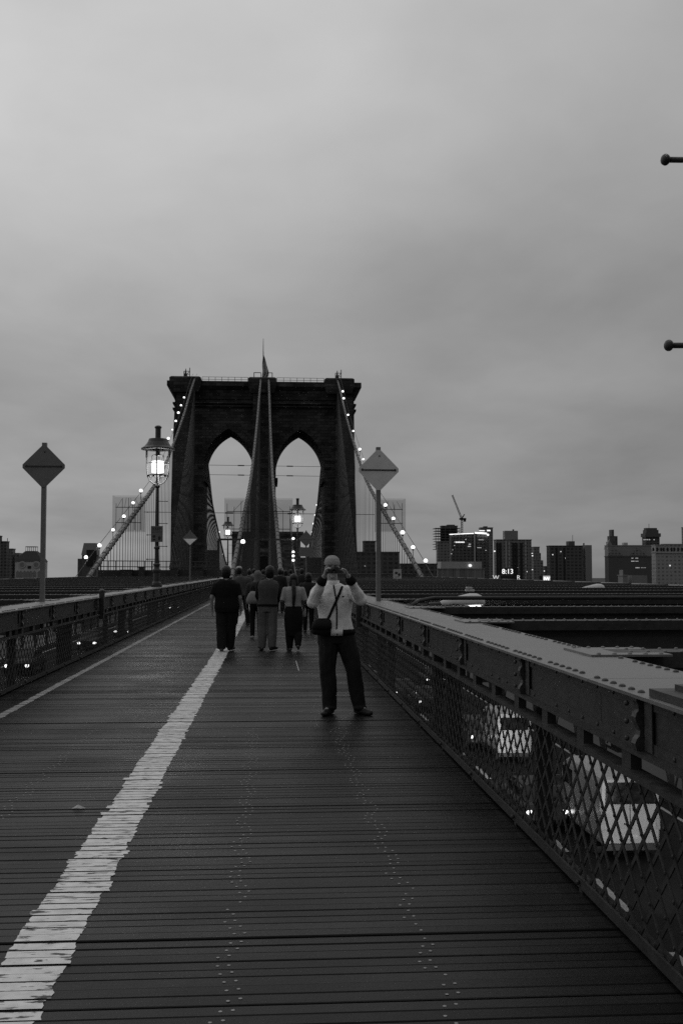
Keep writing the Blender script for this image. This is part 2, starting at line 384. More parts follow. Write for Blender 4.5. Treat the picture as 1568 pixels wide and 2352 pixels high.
def stripe(name, xc, wid, m, rag):
    b = MB(); drift = 0
    for (y, w, z) in planks:
        drift = drift * .8 + random.uniform(-rag, rag) * .5
        e0, e1 = (random.uniform(-rag, rag) * random.choice((.3, .5, 1.7)) for _ in range(2)); a0 = xc - wid / 2 + drift + e0; a1 = xc + wid / 2 + drift * .7 + e1
        k = rag * .5
        j = [random.uniform(-k, k) for _ in range(4)]
        z1 = z + .0022
        ys = (y + .0035, y + w * .35, y + w * .7, y + w - .0035)
        vs = [(a0 + j[i], ys[i], z1) for i in range(4)] + [(a1 + j[3 - i], ys[i], z1) for i in range(4)]
        b.add(vs, [(0, 4, 5, 1), (1, 5, 6, 2), (2, 6, 7, 3)])
    return struct(b, name, m, fix=False)
stripe('centre_line', -.965, .272, PAINT, .013)
stripe('edge_line', -3.0, .10, PAINT2, .008)
b = MB(); b.bb((.465, 17.1, .003), (.482, 19.0, .006)); struct(b, 'pale_streak', PAINT2)  # thin pale strip laid on the planks
# screw heads in pairs along the joists
sc = MB()
for xc in (-.16, .68, -1.78, -2.7):
    for i, (y, w, z) in enumerate(planks):
        if y > 11: break
        s_ = .03 * math.sin(i * .9) + random.uniform(-.008, .008)
        for q in (-.022, .024):
            if random.random() < .12: continue
            sc.lathe([(.0078, 0), (.0078, .0012), (.005, .002)], (xc + q + s_, y + w / 2 + q * .35 + random.uniform(-.006, .006), z), n=8)
struct(sc, 'screw_heads', mat('worn_zinc', .3, .4, metal=.5))

# ================================================================== RAILINGS
def railing(name, s, x0, label, ymax=112):
    """s = +1 outward to +X ; u is measured outward from the inner face"""
    root = thing(name, label, 'railing', (x0, 1, 0))
    X = lambda u: x0 + s * u
    def bb(m, u0, u1, y0, y1, z0, z1): m.bb((X(u0), y0, z0), (X(u1), y1, z1))
    # box girder: plate lengths with seams
    top = MB(); gir = MB(); riv = MB(); flg = MB()
    y = .9
    while y < ymax:
        y2 = min(y + 4.25, ymax)
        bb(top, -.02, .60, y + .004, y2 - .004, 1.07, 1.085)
        bb(gir, .045, .062, y + .003, y2 - .003, .835, 1.0695); bb(gir, .52, .54, y, y2, .835, 1.0695)
        bb(flg, -.015, .11, y + .002, y2 - .002, .82, .8345)
        bb(flg, .035, .0449, y, y2, 1.02, 1.0695); bb(flg, .035, .0449, y, y2, .835, .88)
        bb(flg, .48, .60, y, y2, .82, .8345)
        y = y2
    for yy in range(0, int((ymax - 1) / .125)):
        q = 1.05 + yy * .125
        if q > 45: break
        if yy % 7 == 6: continue
        n = 9 if q < 14 else 6
        riv.dome((X(.035), q, 1.0855), .0175, .013, n); riv.dome((X(.55), q + .03, 1.0855), .0175, .013, n)
        if q < 24 and yy % 2:
            for zz in (.857, 1.045): riv.ell((X(.033), q, zz), (.007, .011, .011), 6, 4)
    o = gir.build('girder_web', STEEL, root, world=True)
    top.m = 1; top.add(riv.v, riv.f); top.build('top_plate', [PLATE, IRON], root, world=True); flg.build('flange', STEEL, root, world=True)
    # stiffening clamps on the web
    prof = [(0, .836), (.04, .836), (.045, .85), (.05, .865), (.04, .885), (.024, .90), (.02, .92), (.03, .94), (.042, .96), (.046, .98), (.04, 1.0), (.026, 1.012), (.03, 1.035), (.04, 1.05), (.04, 1.069), (0, 1.069)]
    c = MB(); yy = 0
    c.prism([(s * -u * .8, z) for u, z in prof], -.026, .026)
    for zz in (.875, .95, 1.03): c.ell((s * -.04, .08, zz), (.012, .013, .013), 8, 5)
    c.bb((0, .04, .837), (-s * .008, .12, 1.068)); c.bb((0, -.14, .84), (-s * .006, -.05, 1.06))
    c0 = c.build('clamp_bracket', IRON, root); c0.location = (s * .0345, 3.55, 0)
    for k in range(1, 48):
        q = 4.55 + k * 2.13
        if q > ymax - 2: break
        d = c0.copy(); COL.objects.link(d); d.parent = root; d.location = (s * .0345, q - 1, 0)
    # lattice
    lr = MB(); bb(lr, -.025, .055, .9, ymax, .731, .741); bb(lr, -.025, -.016, .9, ymax, .712, .7309)
    for k in range(int(ymax / .7)):
        q = 1.1 + k * .7
        bb(lr, .0, .05, q, q + .12, .7412, .8198)
    lr.build('lattice_top_rail', STEEL, root, world=True)
    br = MB(); bb(br, -.035, .06, .9, ymax, .022, .034); bb(br, -.035, -.023, .9, ymax, .0342, .075)
    for k in range(int(ymax / 1.42)):
        q = 1.0 + k * 1.42
        bb(br, -.03, .05, q, q + .05, -.03, .0218); br.ell((X(-.045), q + .025, .05), (.012, .014, .014), 8, 5)
    br.build('bottom_rail', STEEL, root, world=True)
    la = MB(); p = .178; h0, h1 = .04, .728; run = h1 - h0
    k = 0
    while .3 + k * p < ymax - 1:
        q = .3 + k * p
        ww = .021 if q < 30 else .03
        la.bar((X(.004), q, h0), (X(.004), q + run, h1), ww, .006, (1, 0, 0))
        la.bar((X(.0105), q + run, h0), (X(.0105), q, h1), ww, .006, (1, 0, 0))
        if q < 12:
            for i in range(1, 8):
                zz = h0 + i * p / 2
                la.ell((X(-.001), q + i * p / 2, zz), (.005, .009, .009), 6, 4)
        k += 1
    la.build('lattice', STEEL, root, world=True)
    # posts carrying the girder, inside the box
    po = MB(); po.bb((s * .12, -.04, -.6), (s * .22, .04, .78)); p0 = po.build('support_post', STEELD, root); p0.location = (0, 2.5 - 1, 0)
    for k in range(1, int(ymax / 4.25)):
        d = p0.copy(); COL.objects.link(d); d.parent = root; d.location = (0, 1.5 + k * 4.25, 0)
    # gusset plates at each cross beam
    gs = MB(); b0 = (X(.42), X(.95))
    gs.box((s * .66, 0, 1.0922), (.52, .62, .014)); 
    for a in range(5):
        for e in (-.27, .27): gs.dome((s * (.46 + a * .1), e, 1.0992), .016, .012)
    g0 = gs.build('gusset_plate', PLATE, root); g0.location = (0, 2.5 - 1, 0)
    for k in range(1, 25):
        d = g0.copy(); COL.objects.link(d); d.parent = root; d.location = (0, 2.5 + k * 4.25 - 1, 0)
    return root
railing('promenade_railing', 1, XR, 'dark riveted steel girder railing with diamond lattice beside the man with the camera')
railing('promenade_railing', -1, XL, 'dark riveted lattice railing running beside the thin painted edge line')
# upright clamps gripping the girders
def rail_post(s, x0, y, label):
    t = thing('railing_post', label, 'post', (x0, y, 0), 'upright joint posts of the railings')
    m = MB(); m.box((s * -.01, 0, .98), (.10, .11, .42)); m.lathe([(.062, 1.19), (.07, 1.21), (.05, 1.24), (.02, 1.255)], (s * -.01, 0, 0), n=12)
    m.build('post_body', IRON, t)
    m = MB(); m.box((s * -.012, 0, .70), (.085, .09, .13)); m.build('lower_clamp', IRON, t)
rail_post(1, XR - .03, 18.4, 'dark upright joint post at the elbow of the man in white')
rail_post(-1, XL + .03, 21.9, 'dark upright joint post near the foot of the diamond sign with the dark back')

# ================================================================== CROSS BEAMS over the roadways
def beam_mesh(x0, x1, rivets):
    s = 1 if x1 > x0 else -1; a, b = min(x0, x1), max(x0, x1)
    m = MB(); m.bb((a, -.14, 1.085), (b, .14, 1.10)); m.bb((a, -.14, 1.0), (b, -.125, 1.0848)); m.bb((a, .125, 1.0), (b, .14, 1.0848))
    w = MB(); w.bb((a, -.012, .48), (b, .012, 1.0845)); w.bb((a, -.12, .46), (b, .12, .4795))
    r = MB()
    if rivets:
        x = a + .1
        while x < b:
            r.dome((x, -.115, 1.1003), .0145, .012, 7); r.dome((x + .05, .115, 1.1003), .0145, .012, 6); x += .113
    return m, w, r
protos = {}
for s in (1, -1):
    xa, xb = (XR + .62, 15.75) if s > 0 else (XL - .62, -18.15)
    where = 'beyond the railing beside the man in white' if s > 0 else 'beyond the railing by the dark-backed sign'
    for lod in (0, 1):
        m, w, r = beam_mesh(xa, xb, lod == 0)
        ks = range(1, 9) if lod == 0 else range(9, 25)
        pr = None
        for k in ks:
            y = 2.5 + k * 4.25
            lab = 'riveted cross beam %s, %s from the camera' % (where, ORD[k - 1])
            if pr is None:
                pr = thing('cross_beam', lab, 'beam', (0, y, 0), 'cross beams ' + where)
                m.m = 1; m.add(r.v, r.f); f = m.build('flange', [STEEL, PLATE], pr); w.build('web', STEELD, pr)
            else: dup(pr, (0, y, 0), lab)
# trusses: inner pair under the railings, outer pair at the edges
def truss(name, x, z0, label, y1=232, top=1.04, inner=False, pitch=4.25):
    t = thing(name, label, 'truss', (x, 0, z0))
    if not inner:
        m = MB(); m.tube([(x, y, top) for y in (-4, 60, 120, y1)], .062, 10)
        for k in range(56): m.tube([(x, -3 + k * 4.25, top), (x, -2.85 + k * 4.25, top)], .075, 10)
        m.build('top_pipe', PLATE, t, world=True, smooth=True)
        m = MB(); m.bb((x - .15, -4, top - .45), (x + .15, y1, top - .22)); m.bb((x - .15, -4, z0 - .2), (x + .15, y1, z0 + .3)); m.build('chord', STEELD, t, world=True)
    m = MB(); m.bb((-.09, -.09, 0), (.09, .09, (top - .5 if inner else top) - z0)); u0 = m.build('upright', STEEL if inner else STEELD, t); u0.location = (0, 4.6 if inner else 2.5, 0); st_ = pitch * (2 if inner else 1)
    for k in range(1, int((y1 - 4) / st_)):
        d = u0.copy(); COL.objects.link(d); d.parent = t; d.location = (0, u0.location.y + k * st_, 0)
    m = MB()
    for k in range(int((y1 + 4) / pitch) - 1):
        y = -1.75 + k * pitch
        if inner:
            m.bar((x, y, z0 + .2), (x, y + pitch, -2.5), .09, .04, (1, 0, 0))
        else:
            m.bar((x, y, z0 + .2), (x, y + pitch, top - .35), .10, .04, (1, 0, 0)); m.bar((x + .06, y + pitch, z0 + .2), (x + .06, y, top - .35), .10, .04, (1, 0, 0))
    if not inner:
        q = -1
        while q < 120:
            m.bar((x - .05, q, z0 + 4), (x - .05, q + .6, z0 + 5), .05, .02, (1, 0, 0)); m.bar((x - .07, q + .6, z0 + 4), (x - .07, q, z0 + 5), .05, .02, (1, 0, 0)); q += .6
    m.build('diagonal_bracing', STEEL, t, world=True)
truss('outer_truss', 15.8, RZR, 'long steel truss with a pale top pipe below the skyline towers')
truss('outer_truss', -18.2, RZL, 'long steel truss with a pale top pipe below the domed building')
truss('inner_truss', XR + .7, RZR, 'steel posts and braces under the girder beside the white vans', inner=True)
truss('inner_truss', XL - .7, RZL, 'steel posts and braces under the girder by the oncoming headlights', inner=True)

# ================================================================== STONE TOWERS
def arch_pts(xl, xr, zs, za, n=14):
    w = (xr - xl) / 2; h = za - zs; Rr = (w * w + h * h) / (2 * w); cxl = xl + Rr; out = []
    a0 = math.pi; a1 = math.atan2(h, (xl + w) - cxl)
    for i in range(n + 1):
        t = a0 + (a1 - a0) * i / n; out.append((cxl + Rr * math.cos(t), zs + Rr * math.sin(t)))
    return out + [(xl + xr - x, z) for x, z in out[-2::-1]]
TY = 240.0
def tw(px, py, y=TY): p = P(px, py, y); return (p.x, p.z)
Tt = thing('stone_tower', 'near dark stone bridge tower with two pointed arches and a flag on top', 'tower', (XC, TY, -45))
zb = -45
lx0, lx1, lx2 = tw(390.5, 1320)[0], tw(396, 1040)[0], tw(402, 921)[0]
rx0, rx1, rx2 = tw(820.5, 1320)[0], tw(814, 1040)[0], tw(812.5, 921)[0]
zm, zt = tw(600, 1040)[1], tw(600, 921)[1]
aL = arch_pts(tw(468, 1075)[0], tw(580.5, 1075)[0], tw(524, 1075)[1], tw(524, 985)[1])
aR = arch_pts(tw(633.5, 1077)[0], tw(745, 1077)[0], tw(689, 1077)[1], tw(689, 987)[1])
ztop = tw(600, 882)[1]
outl = [(lx0 - 1.2, zb), (aL[0][0] - .25, zb)] + aL + [(aL[-1][0] + .25, zb), (aR[0][0] - .25, zb)] + aR + [(aR[-1][0] + .25, zb), (rx0 + 1.2, zb), (rx0, tw(0, 1320)[1]), (rx1, zm), (rx2, zt), (rx2, ztop), (lx2, ztop), (lx2, zt), (lx1, zm), (lx0, tw(0, 1320)[1])]
m = MB(); m.prism(outl, TY, TY + 15); m.build('arched_wall', STONE, Tt, world=True)
m = MB()                                                     # buttresses on the near face
def tower_cols(a, b, y0, y1, top_py):
    (xa, _), (xb, z1) = tw(a, top_py), tw(b, top_py); m.bb((xa, y0, zb), (xb, y1, z1))
m.frustum(((lx0 + tw(448, 0)[0]) / 2 - .4, TY - .2, zb), (tw(452, 0)[0] - lx0 + 1, 4.4), ((lx2 + tw(442, 0)[0]) / 2 + .2, TY - .2, tw(0, 900)[1]), (tw(440, 0)[0] - lx2 - .4, 3.0))
m.frustum(((rx0 + tw(760, 0)[0]) / 2 + .4, TY - .2, zb), (rx0 - tw(758, 0)[0] + 1, 4.4), ((rx2 + tw(772, 0)[0]) / 2 - .2, TY - .2, tw(0, 900)[1]), (rx2 - tw(772, 0)[0] - .4, 3.0))
m.frustum((tw(607, 0)[0], TY - .3, zb), (6.0, 4.6), (tw(607, 0)[0], TY - .3, tw(0, 900)[1]), (4.2, 3.2))
m.build('buttress', STONE, Tt, world=True)
m = MB()                                                     # cornice and parapet
c0, c1 = tw(385.7, 871)[0], tw(827.8, 871)[0]; zc0, zc1, zc2, zc3 = tw(0, 912)[1], tw(0, 891)[1], tw(0, 884)[1], tw(0, 872.5)[1]
xm = (c0 + c1) / 2; wd = c1 - c0
m.frustum((xm, TY + 7.5, zc0), (rx2 - lx2 + .2, 15.4), (xm, TY + 7.5, zc1), (wd - 2.6, 17.0))
m.frustum((xm, TY + 7.5, zc1), (wd - 2.5, 17.2), (xm, TY + 7.5, zc2), (wd, 19.0))
m.frustum((xm, TY + 7.5, zc2), (wd + .02, 19.1), (xm, TY + 7.5, zc3), (wd - .02, 19.1))
for (a, b) in ((400, 470), (575, 638), (745, 811)):
    xa, xb = tw(a, 0)[0], tw(b, 0)[0]; zt2 = tw(0, 863)[1]
    m.frustum(((xa + xb) / 2, TY + 7.3, zc1 - .8), (xb - xa - 1.2, 19.4), ((xa + xb) / 2, TY + 7.3, zc2 + .05), (xb - xa, 20.2))
    m.bb((xa + .002, TY - 2.79, zc2 + .06), (xb - .002, TY + 17.4, zt2 - .3)); m.frustum(((xa + xb) / 2, TY + 7.3, zt2 - .299), (xb - xa, 20.2), ((xa + xb) / 2, TY + 7.3, zt2), (xb - xa - .8, 19.4))
m.build('cornice', STONE, Tt, world=True)
m = MB()                                                     # string courses between the buttresses
for (a, b) in ((443, 595), (618, 771)):
    xa, xb = tw(a, 0)[0], tw(b, 0)[0]
    for (p0, p1, d) in ((918, 922, .9), (925.5, 929, .6)):
        m.bb((xa, TY - d, tw(0, p1)[1]), (xb, TY + .3, tw(0, p0)[1]))
for (x0_, sg) in ((lx2, -1), (rx2, 1)):
    for p0 in (918, 931): m.bb((x0_ - .1, TY + .4, tw(0, p0 + 4)[1]), (x0_ + sg * .55, TY + 14.6, tw(0, p0)[1]))
for A in (aL, aR):
    for (xx, sg) in ((A[0][0], 1), (A[-1][0], -1)):
        zz = tw(0, 1103)[1]; m.bb((xx - .05 * sg, TY - .35, zz), (xx + sg * .45, TY + 14.7, zz + .9))
m.build('string_course', STONE, Tt, world=True)
# proud voussoir rings round the arches
for A in (aL, aR):
    m = MB()
    cxm = (A[0][0] + A[-1][0]) / 2
    for i in range(len(A) - 1):
        p, q = Vector((A[i][0], 0, A[i][1])), Vector((A[i + 1][0], 0, A[i + 1][1])); d = (q - p).normalized(); nn = Vector((d.z, 0, -d.x))
        if nn.dot(p - Vector((cxm, 0, A[0][1] - 3))) < 0: nn = -nn
        ps = [p + nn * .02, q + nn * .02, q + nn * 1.25, p + nn * 1.25]
        m.add([(v.x, TY - .32, v.z) for v in ps] + [(v.x, TY + .1, v.z) for v in ps], [(0, 1, 2, 3), (4, 5, 6, 7), (0, 1, 5, 4), (2, 3, 7, 6), (1, 2, 6, 5), (0, 3, 7, 4)])
    m.build('arch_ring', STONE, Tt, world=True)
m = MB()                                                     # doorway hood at the foot of the middle pier
xm_, z0_ = tw(605, 1300)
m.bb((xm_ - 2.6, TY - 4.4, z0_ - 2), (xm_ + 2.6, TY - 2.75, z0_ + 3.0)); m.frustum((xm_, TY - 3.5, z0_ + 3.01), (5.6, 2.4), (xm_, TY - 3.5, z0_ + 4.0), (3.4, 2.0))
m.build('doorway_hood', stone_mat('paler_granite', .12, 1.2, .6), Tt, world=True)
m = MB(); pts = [(xm_ - 1.5, z0_ - 2), (xm_ + 1.5, z0_ - 2), (xm_ + 1.5, z0_ + 1.2), (xm_ + .9, z0_ + 2), (xm_, z0_ + 2.3), (xm_ - .9, z0_ + 2), (xm_ - 1.5, z0_ + 1.2)]
m.prism(pts, TY - 4.46, TY - 4.3); m.build('doorway', mat('doorway_dark', .012, .9), Tt, world=True)
m = MB()                                                     # rail along the roof edge
zr = tw(0, 872.5)[1]
for (a, b) in ((472, 574), (639, 744)):
    xa, xb = tw(a, 0)[0], tw(b, 0)[0]
    for h in (.55, 1.1): m.cyl((xa, TY - 1, zr + h), (xb, TY - 1, zr + h), .05, n=6)
    for i in range(8): x = xa + (xb - xa) * i / 7; m.cyl((x, TY - 1, zr), (x, TY - 1, zr + 1.1), .05, n=6)
m.build('roof_railing', STEELD, Tt, world=True)
for (px_, lab) in ((438, 'by the west'), (777.5, 'by the east')):
    x = tw(px_, 0)[0]; z = tw(0, 863)[1]
    t = thing('roof_ladder_frame', 'small steel ladder frame on the tower top above the %s strung cable' % ('bead lit left' if px_ < 500 else 'bead lit right'), 'frame', (x, TY - .5, z), 'ladder frames on the tower top')
    m = MB()
    for dx in (-.75, .55): m.cyl((dx, 0, 0), (dx, 0, 2.3 if dx > 0 else 1.5), .09, n=6)
    for h in (.8, 1.5): m.cyl((-.75, 0, h), (.55, 0, h), .07, n=6)
    m.cyl((-.75, 0, 0), (.55, 0, 1.5), .07, n=6); m.build('frame', STEELD, t)
    m = MB(); m.frustum((-.3, .1, 0), (.9, .7), (-.35, .1, 1.0), (.5, .5)); m.frustum((-.35, .1, 1.0), (.4, .4), (-.35, .1, 2.1), (.12, .12)); m.build('beacon', STEELD, t)
# flagpole and flag
xf = tw(608, 0)[0]; zf = tw(0, 863)[1]; zftop = tw(0, 766)[1]
t = thing('flagpole', 'tall thin flagpole rising from the middle of the tower top', 'flagpole', (xf, TY + 1, zf))
m = MB(); m.tube([(0, 0, 0), (0, 0, (zftop - zf) * .75), (0, 0, zftop - zf)], [.12, .09, .05], 8); m.build('pole', STEELD, t, smooth=True)
for sg in (-1, 1):
    m = MB(); m.cyl((sg * 2.1, 0, 0), (sg * 2.1, 0, 1.7), .09, n=6); m.cyl((sg * .5, 0, 0), (sg * .5, 0, 1.6), .07, n=6); m.cyl((sg * 2.1, 0, 1.65), (sg * .5, 0, 1.65), .09, n=6); m.build('base_railing', STEELD, t)
def flag_mat():
    m = bpy.data.materials.new('striped_flag_cloth'); m.use_nodes = True; t = m.node_tree; b = t.nodes['Principled BSDF']
    uv = t.nodes.new('ShaderNodeUVMap'); sp = t.nodes.new('ShaderNodeSeparateXYZ'); t.links.new(uv.outputs[0], sp.inputs[0])
    def mm(op, a, b_):
        n = t.nodes.new('ShaderNodeMath'); n.operation = op
        for i, v in enumerate((a, b_)):
            if isinstance(v, (int, float)): n.inputs[i].default_value = v
            else: t.links.new(v, n.inputs[i])
        return n.outputs[0]
    st = mm('LESS_THAN', mm('MODULO', mm('MULTIPLY', sp.outputs[1], 13), 2), 1)
    canton = mm('MULTIPLY', mm('LESS_THAN', sp.outputs[0], .4), mm('GREATER_THAN', sp.outputs[1], 6 / 13))
    v = t.nodes.new('ShaderNodeMix'); v.data_type = 'FLOAT'; t.links.new(st, v.inputs[0]); v.inputs[2].default_value = .8; v.inputs[3].default_value = .05
    v2 = t.nodes.new('ShaderNodeMix'); v2.data_type = 'FLOAT'; t.links.new(canton, v2.inputs[0]); t.links.new(v.outputs[0], v2.inputs[2]); v2.inputs[3].default_value = .025
    t.links.new(v2.outputs[0], b.inputs['Base Color']); b.inputs['Roughness'].default_value = .9; return m
nu, nv = 40, 16; vs = []; uvs = []
zA, zB = zftop - zf - (tw(0, 766)[1] - tw(0, 797)[1]), .35
for i in range(nu + 1):
    a = i / nu                                   # from the top of the bundle down
    wd_ = .14 + 1.35 * min(1, max(0, a - .14) * 1.7) ** .7 * (1 if a < .85 else 1 - (a - .85) * 2.2)
    for j in range(nv + 1):
        c = j / nv                               # across the folded cloth
        hx = (c - .18) * wd_ + .10 * math.sin(a * 11) * a
        hy = .22 * math.sin(c * 13 + a * 3) * (.3 + a)
        vs.append((hx, hy, lin(zA, zB, a) - .35 * c * a)); uvs.append((.15 + a * .85 - .25 * c, 1 - ((c * .9 + a * .35) % 1)))
me = bpy.data.meshes.new('flag'); fs = [(i * (nv + 1) + j, (i + 1) * (nv + 1) + j, (i + 1) * (nv + 1) + j + 1, i * (nv + 1) + j + 1) for i in range(nu) for j in range(nv)]
me.from_pydata(vs, [], fs); ul = me.uv_layers.new(name='UVMap')
for lp in me.loops: ul.data[lp.index].uv = uvs[lp.vertex_index]
me.materials.append(flag_mat()); me.polygons.foreach_set('use_smooth', [True] * len(fs))
fo = bpy.data.objects.new('flag', me); COL.objects.link(fo); fo.location = (xf, TY + 1, zf)
md = fo.modifiers.new('thick', 'SOLIDIFY'); md.thickness = .03
tag(fo, 'stars and stripes flag hanging limp from the pole on the tower', 'flag')

# far tower at the other end of the main span
TY2 = 726.0
t = thing('far_stone_tower', 'small far stone bridge tower framed by the arches of the near one', 'tower', (XC, TY2, -45))
q0, q1 = P(531, 1235, TY2), P(692, 1235, TY2); zt_ = P(600, 1221, TY2).z; w = q1.x - q0.x; cxx = (q0.x + q1.x) / 2
def far_arch(c): return arch_pts(c - 5.1, c + 5.1, zt_ - 31, zt_ - 20, 8)
A, B = far_arch(cxx - 7.7), far_arch(cxx + 7.7)
m = MB(); m.prism([(cxx - w / 2, -45), (A[0][0], -45)] + A + [(A[-1][0], -45), (B[0][0], -45)] + B + [(B[-1][0], -45), (cxx + w / 2, -45), (cxx + w / 2 - .6, zt_ - 3), (cxx - w / 2 + .6, zt_ - 3)], TY2, TY2 + 15)
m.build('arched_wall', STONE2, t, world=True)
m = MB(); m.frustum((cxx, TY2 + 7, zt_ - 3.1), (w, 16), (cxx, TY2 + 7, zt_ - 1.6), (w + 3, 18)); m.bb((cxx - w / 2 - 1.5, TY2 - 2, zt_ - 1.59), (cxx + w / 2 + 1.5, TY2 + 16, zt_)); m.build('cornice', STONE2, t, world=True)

# ================================================================== CABLES
prof_near = [(84, -4.6), (104, .6), (126.8, 5.9), (159, 13.6), (182.7, 21.5), (208, 31.2), (225, 38.7), (238, 44.0)]
prof_main = [(252, 44.0), (266, 34.5), (282, 25.8), (312, 18.6), (345, 12.8), (406, 3.0), (470, -3.0), (560, -2), (640, 12), (720, 36)]
def ip(pr, y):
    k = len(pr)
    for i in range(k - 1):
        if y <= pr[i + 1][0] or i == k - 2:
            (y0, z0), (y1, z1) = pr[i], pr[i + 1]
            m0 = (z1 - pr[max(i - 1, 0)][1]) / (y1 - pr[max(i - 1, 0)][0]); j = min(i + 2, k - 1); m1 = (pr[j][1] - z0) / (pr[j][0] - y0)
            h = y1 - y0; t = max(0, min(1, (y - y0) / h))
            return (2 * t**3 - 3 * t * t + 1) * z0 + (t**3 - 2 * t * t + t) * h * m0 + (-2 * t**3 + 3 * t * t) * z1 + (t**3 - t * t) * h * m1
cabX = [lambda y: lin(-16.9, -17.2, (y - 104) / 134), lambda y: lin(-3.55, -2.25, (y - 104) / 134), lambda y: lin(1.0, -.45, (y - 104) / 134), lambda y: lin(14.5, 15.3, (y - 104) / 134)]
cabX2 = [lambda y: -16.9, lambda y: -2.3, lambda y: -.6, lambda y: 13.9]
def cable_pt(ci, y): return Vector((cabX[ci](y), y, 1.62 + ip(prof_near, y)))
def cable_pt2(ci, y): return Vector((cabX2[ci](y), y, 1.62 + ip(prof_main, y)))
unit = MB(); unit.tube([(0, 0, 0), (0, 0, 1)], 1, 5, cap=False)
unit_o = unit.build('unit', ROPE); unit_me = unit_o.data; bpy.data.objects.remove(unit_o)
unit = MB(); unit.tube([(0, 0, 0), (0, .45, 0)], .26, 10); unit.bb((-.05, .05, -.5), (.05, .35, -.2)); unit_o = unit.build('unit', CABLE); band_me = unit_o.data; bpy.data.objects.remove(unit_o)
def rope(name, a, b, r, parent):
    o = bpy.data.objects.new(name, unit_me); COL.objects.link(o); o.parent = parent
    a, b = Vector(a), Vector(b); d = b - a
    o.rotation_mode = 'QUATERNION'; o.rotation_quaternion = Vector((0, 0, 1)).rotation_difference(d.normalized()); o.scale = (r, r, d.length)
    o.location = a - parent.location; return o
cnames = ['outer main cable climbing past the tall lantern to the tower', 'inner main cable of the middle pair, on the side of the tall lantern', 'inner main cable of the middle pair, its lower end lit pale', 'outer main cable climbing behind the pale-backed diamond sign']
CAB = []
for ci in range(4):
    base = cable_pt(ci, 84)
    t = thing('main_cable', 'thick wrapped ' + cnames[ci], 'cable', base, 'main suspension cables'); CAB.append(t)
    ys = [84 + (239 - 84) * i / 60 for i in range(61)]
    m = MB(); m.tube([cable_pt(ci, y) for y in ys], .21, 10, cap=True); m.build('strand', CABLE, t, world=True, smooth=True)
    y = 88
    while y < 236:
        a = cable_pt(ci, y); b = cable_pt(ci, y + .45)
        o = bpy.data.objects.new('cable_band', band_me); COL.objects.link(o); o.parent = t; o.location = a - t.location
        o.rotation_mode = 'QUATERNION'; o.rotation_quaternion = Vector((0, 1, 0)).rotation_difference((b - a).normalized()); y += 2.3
    if ci in (0, 3):       # hand ropes above the cable
        m = MB(); off = -.9 if ci == 0 else .9
        m.tube([cable_pt(ci, y) + Vector((off * .5, 0, 1.15)) for y in ys], .03, 5); m.tube([cable_pt(ci, y) + Vector((-off * .5, 0, 1.15)) for y in ys], .03, 5); m.build('hand_rope', ROPE, t, world=True)
    y = 106; n = 0
    while y < 236 and n < 60:
        p = cable_pt(ci, y); rope('suspender_rope', p, (p.x + random.uniform(-.02, .02), y, .2), .034, t); y += 2.3; n += 1
    for k in range(1, 18):
        yy = TY - 1.5 - k * 3.6; tp = Vector((cabX[ci](236), TY - 1.2, 1.62 + 42))
        rope('stay_rope', tp, (cabX[ci](yy), yy, .2), .05, t)
    t2 = thing('main_span_cable', ['outer main cable descending beyond the tower inside the arch near the tall lantern', 'inner main cable beyond the tower, hidden mostly behind its middle pier', 'inner main cable beyond the tower, behind the middle pier toward the crane', 'outer main cable descending beyond the tower inside the arch above the second lantern'][ci], 'cable', cable_pt2(ci, 252), 'main span cables beyond the tower')
    ys = [252 + (720 - 252) * i / 70 for i in range(71)]
    m = MB(); m.tube([cable_pt2(ci, y) for y in ys], .26, 8); m.build('strand', STEELD, t2, world=True, smooth=True)
    y = 262
    for k in range(62):
        p = cable_pt2(ci, y)
        if p.z > -1.5: rope('suspender_rope', p, (p.x, y, -2.0), .045, t2)
        y += 2.3
    for k in range(1, 26):
        yy = TY + 15 + k * 4.6; rope('stay_rope', (cabX2[ci](252), TY + 16, 43), (cabX2[ci](yy), yy, -2.0), .045, t2)
# horizontal storm wires in front of the tower
for (py_, y_, lab) in ((1069, 205, 'upper thin horizontal wire crossing both tower arches'), (1091, 215, 'second thin horizontal wire crossing the tower arches'), (1178, 160, 'low thin horizontal wire crossing behind the lanterns')):
    a, b_ = P(400 if py_ < 1100 else 330, py_ - 2, y_), P(815 if py_ < 1100 else 860, py_ + 4, y_)
    t = thing('storm_wire', lab, 'wire', a)
    m = MB(); m.tube([a, b_], .045, 6); 
    for q in (.35, .62): m.tube([a.lerp(b_, q), a.lerp(b_, q + .035)], .12, 6)
    m.build('wire', ROPE, t, world=True)

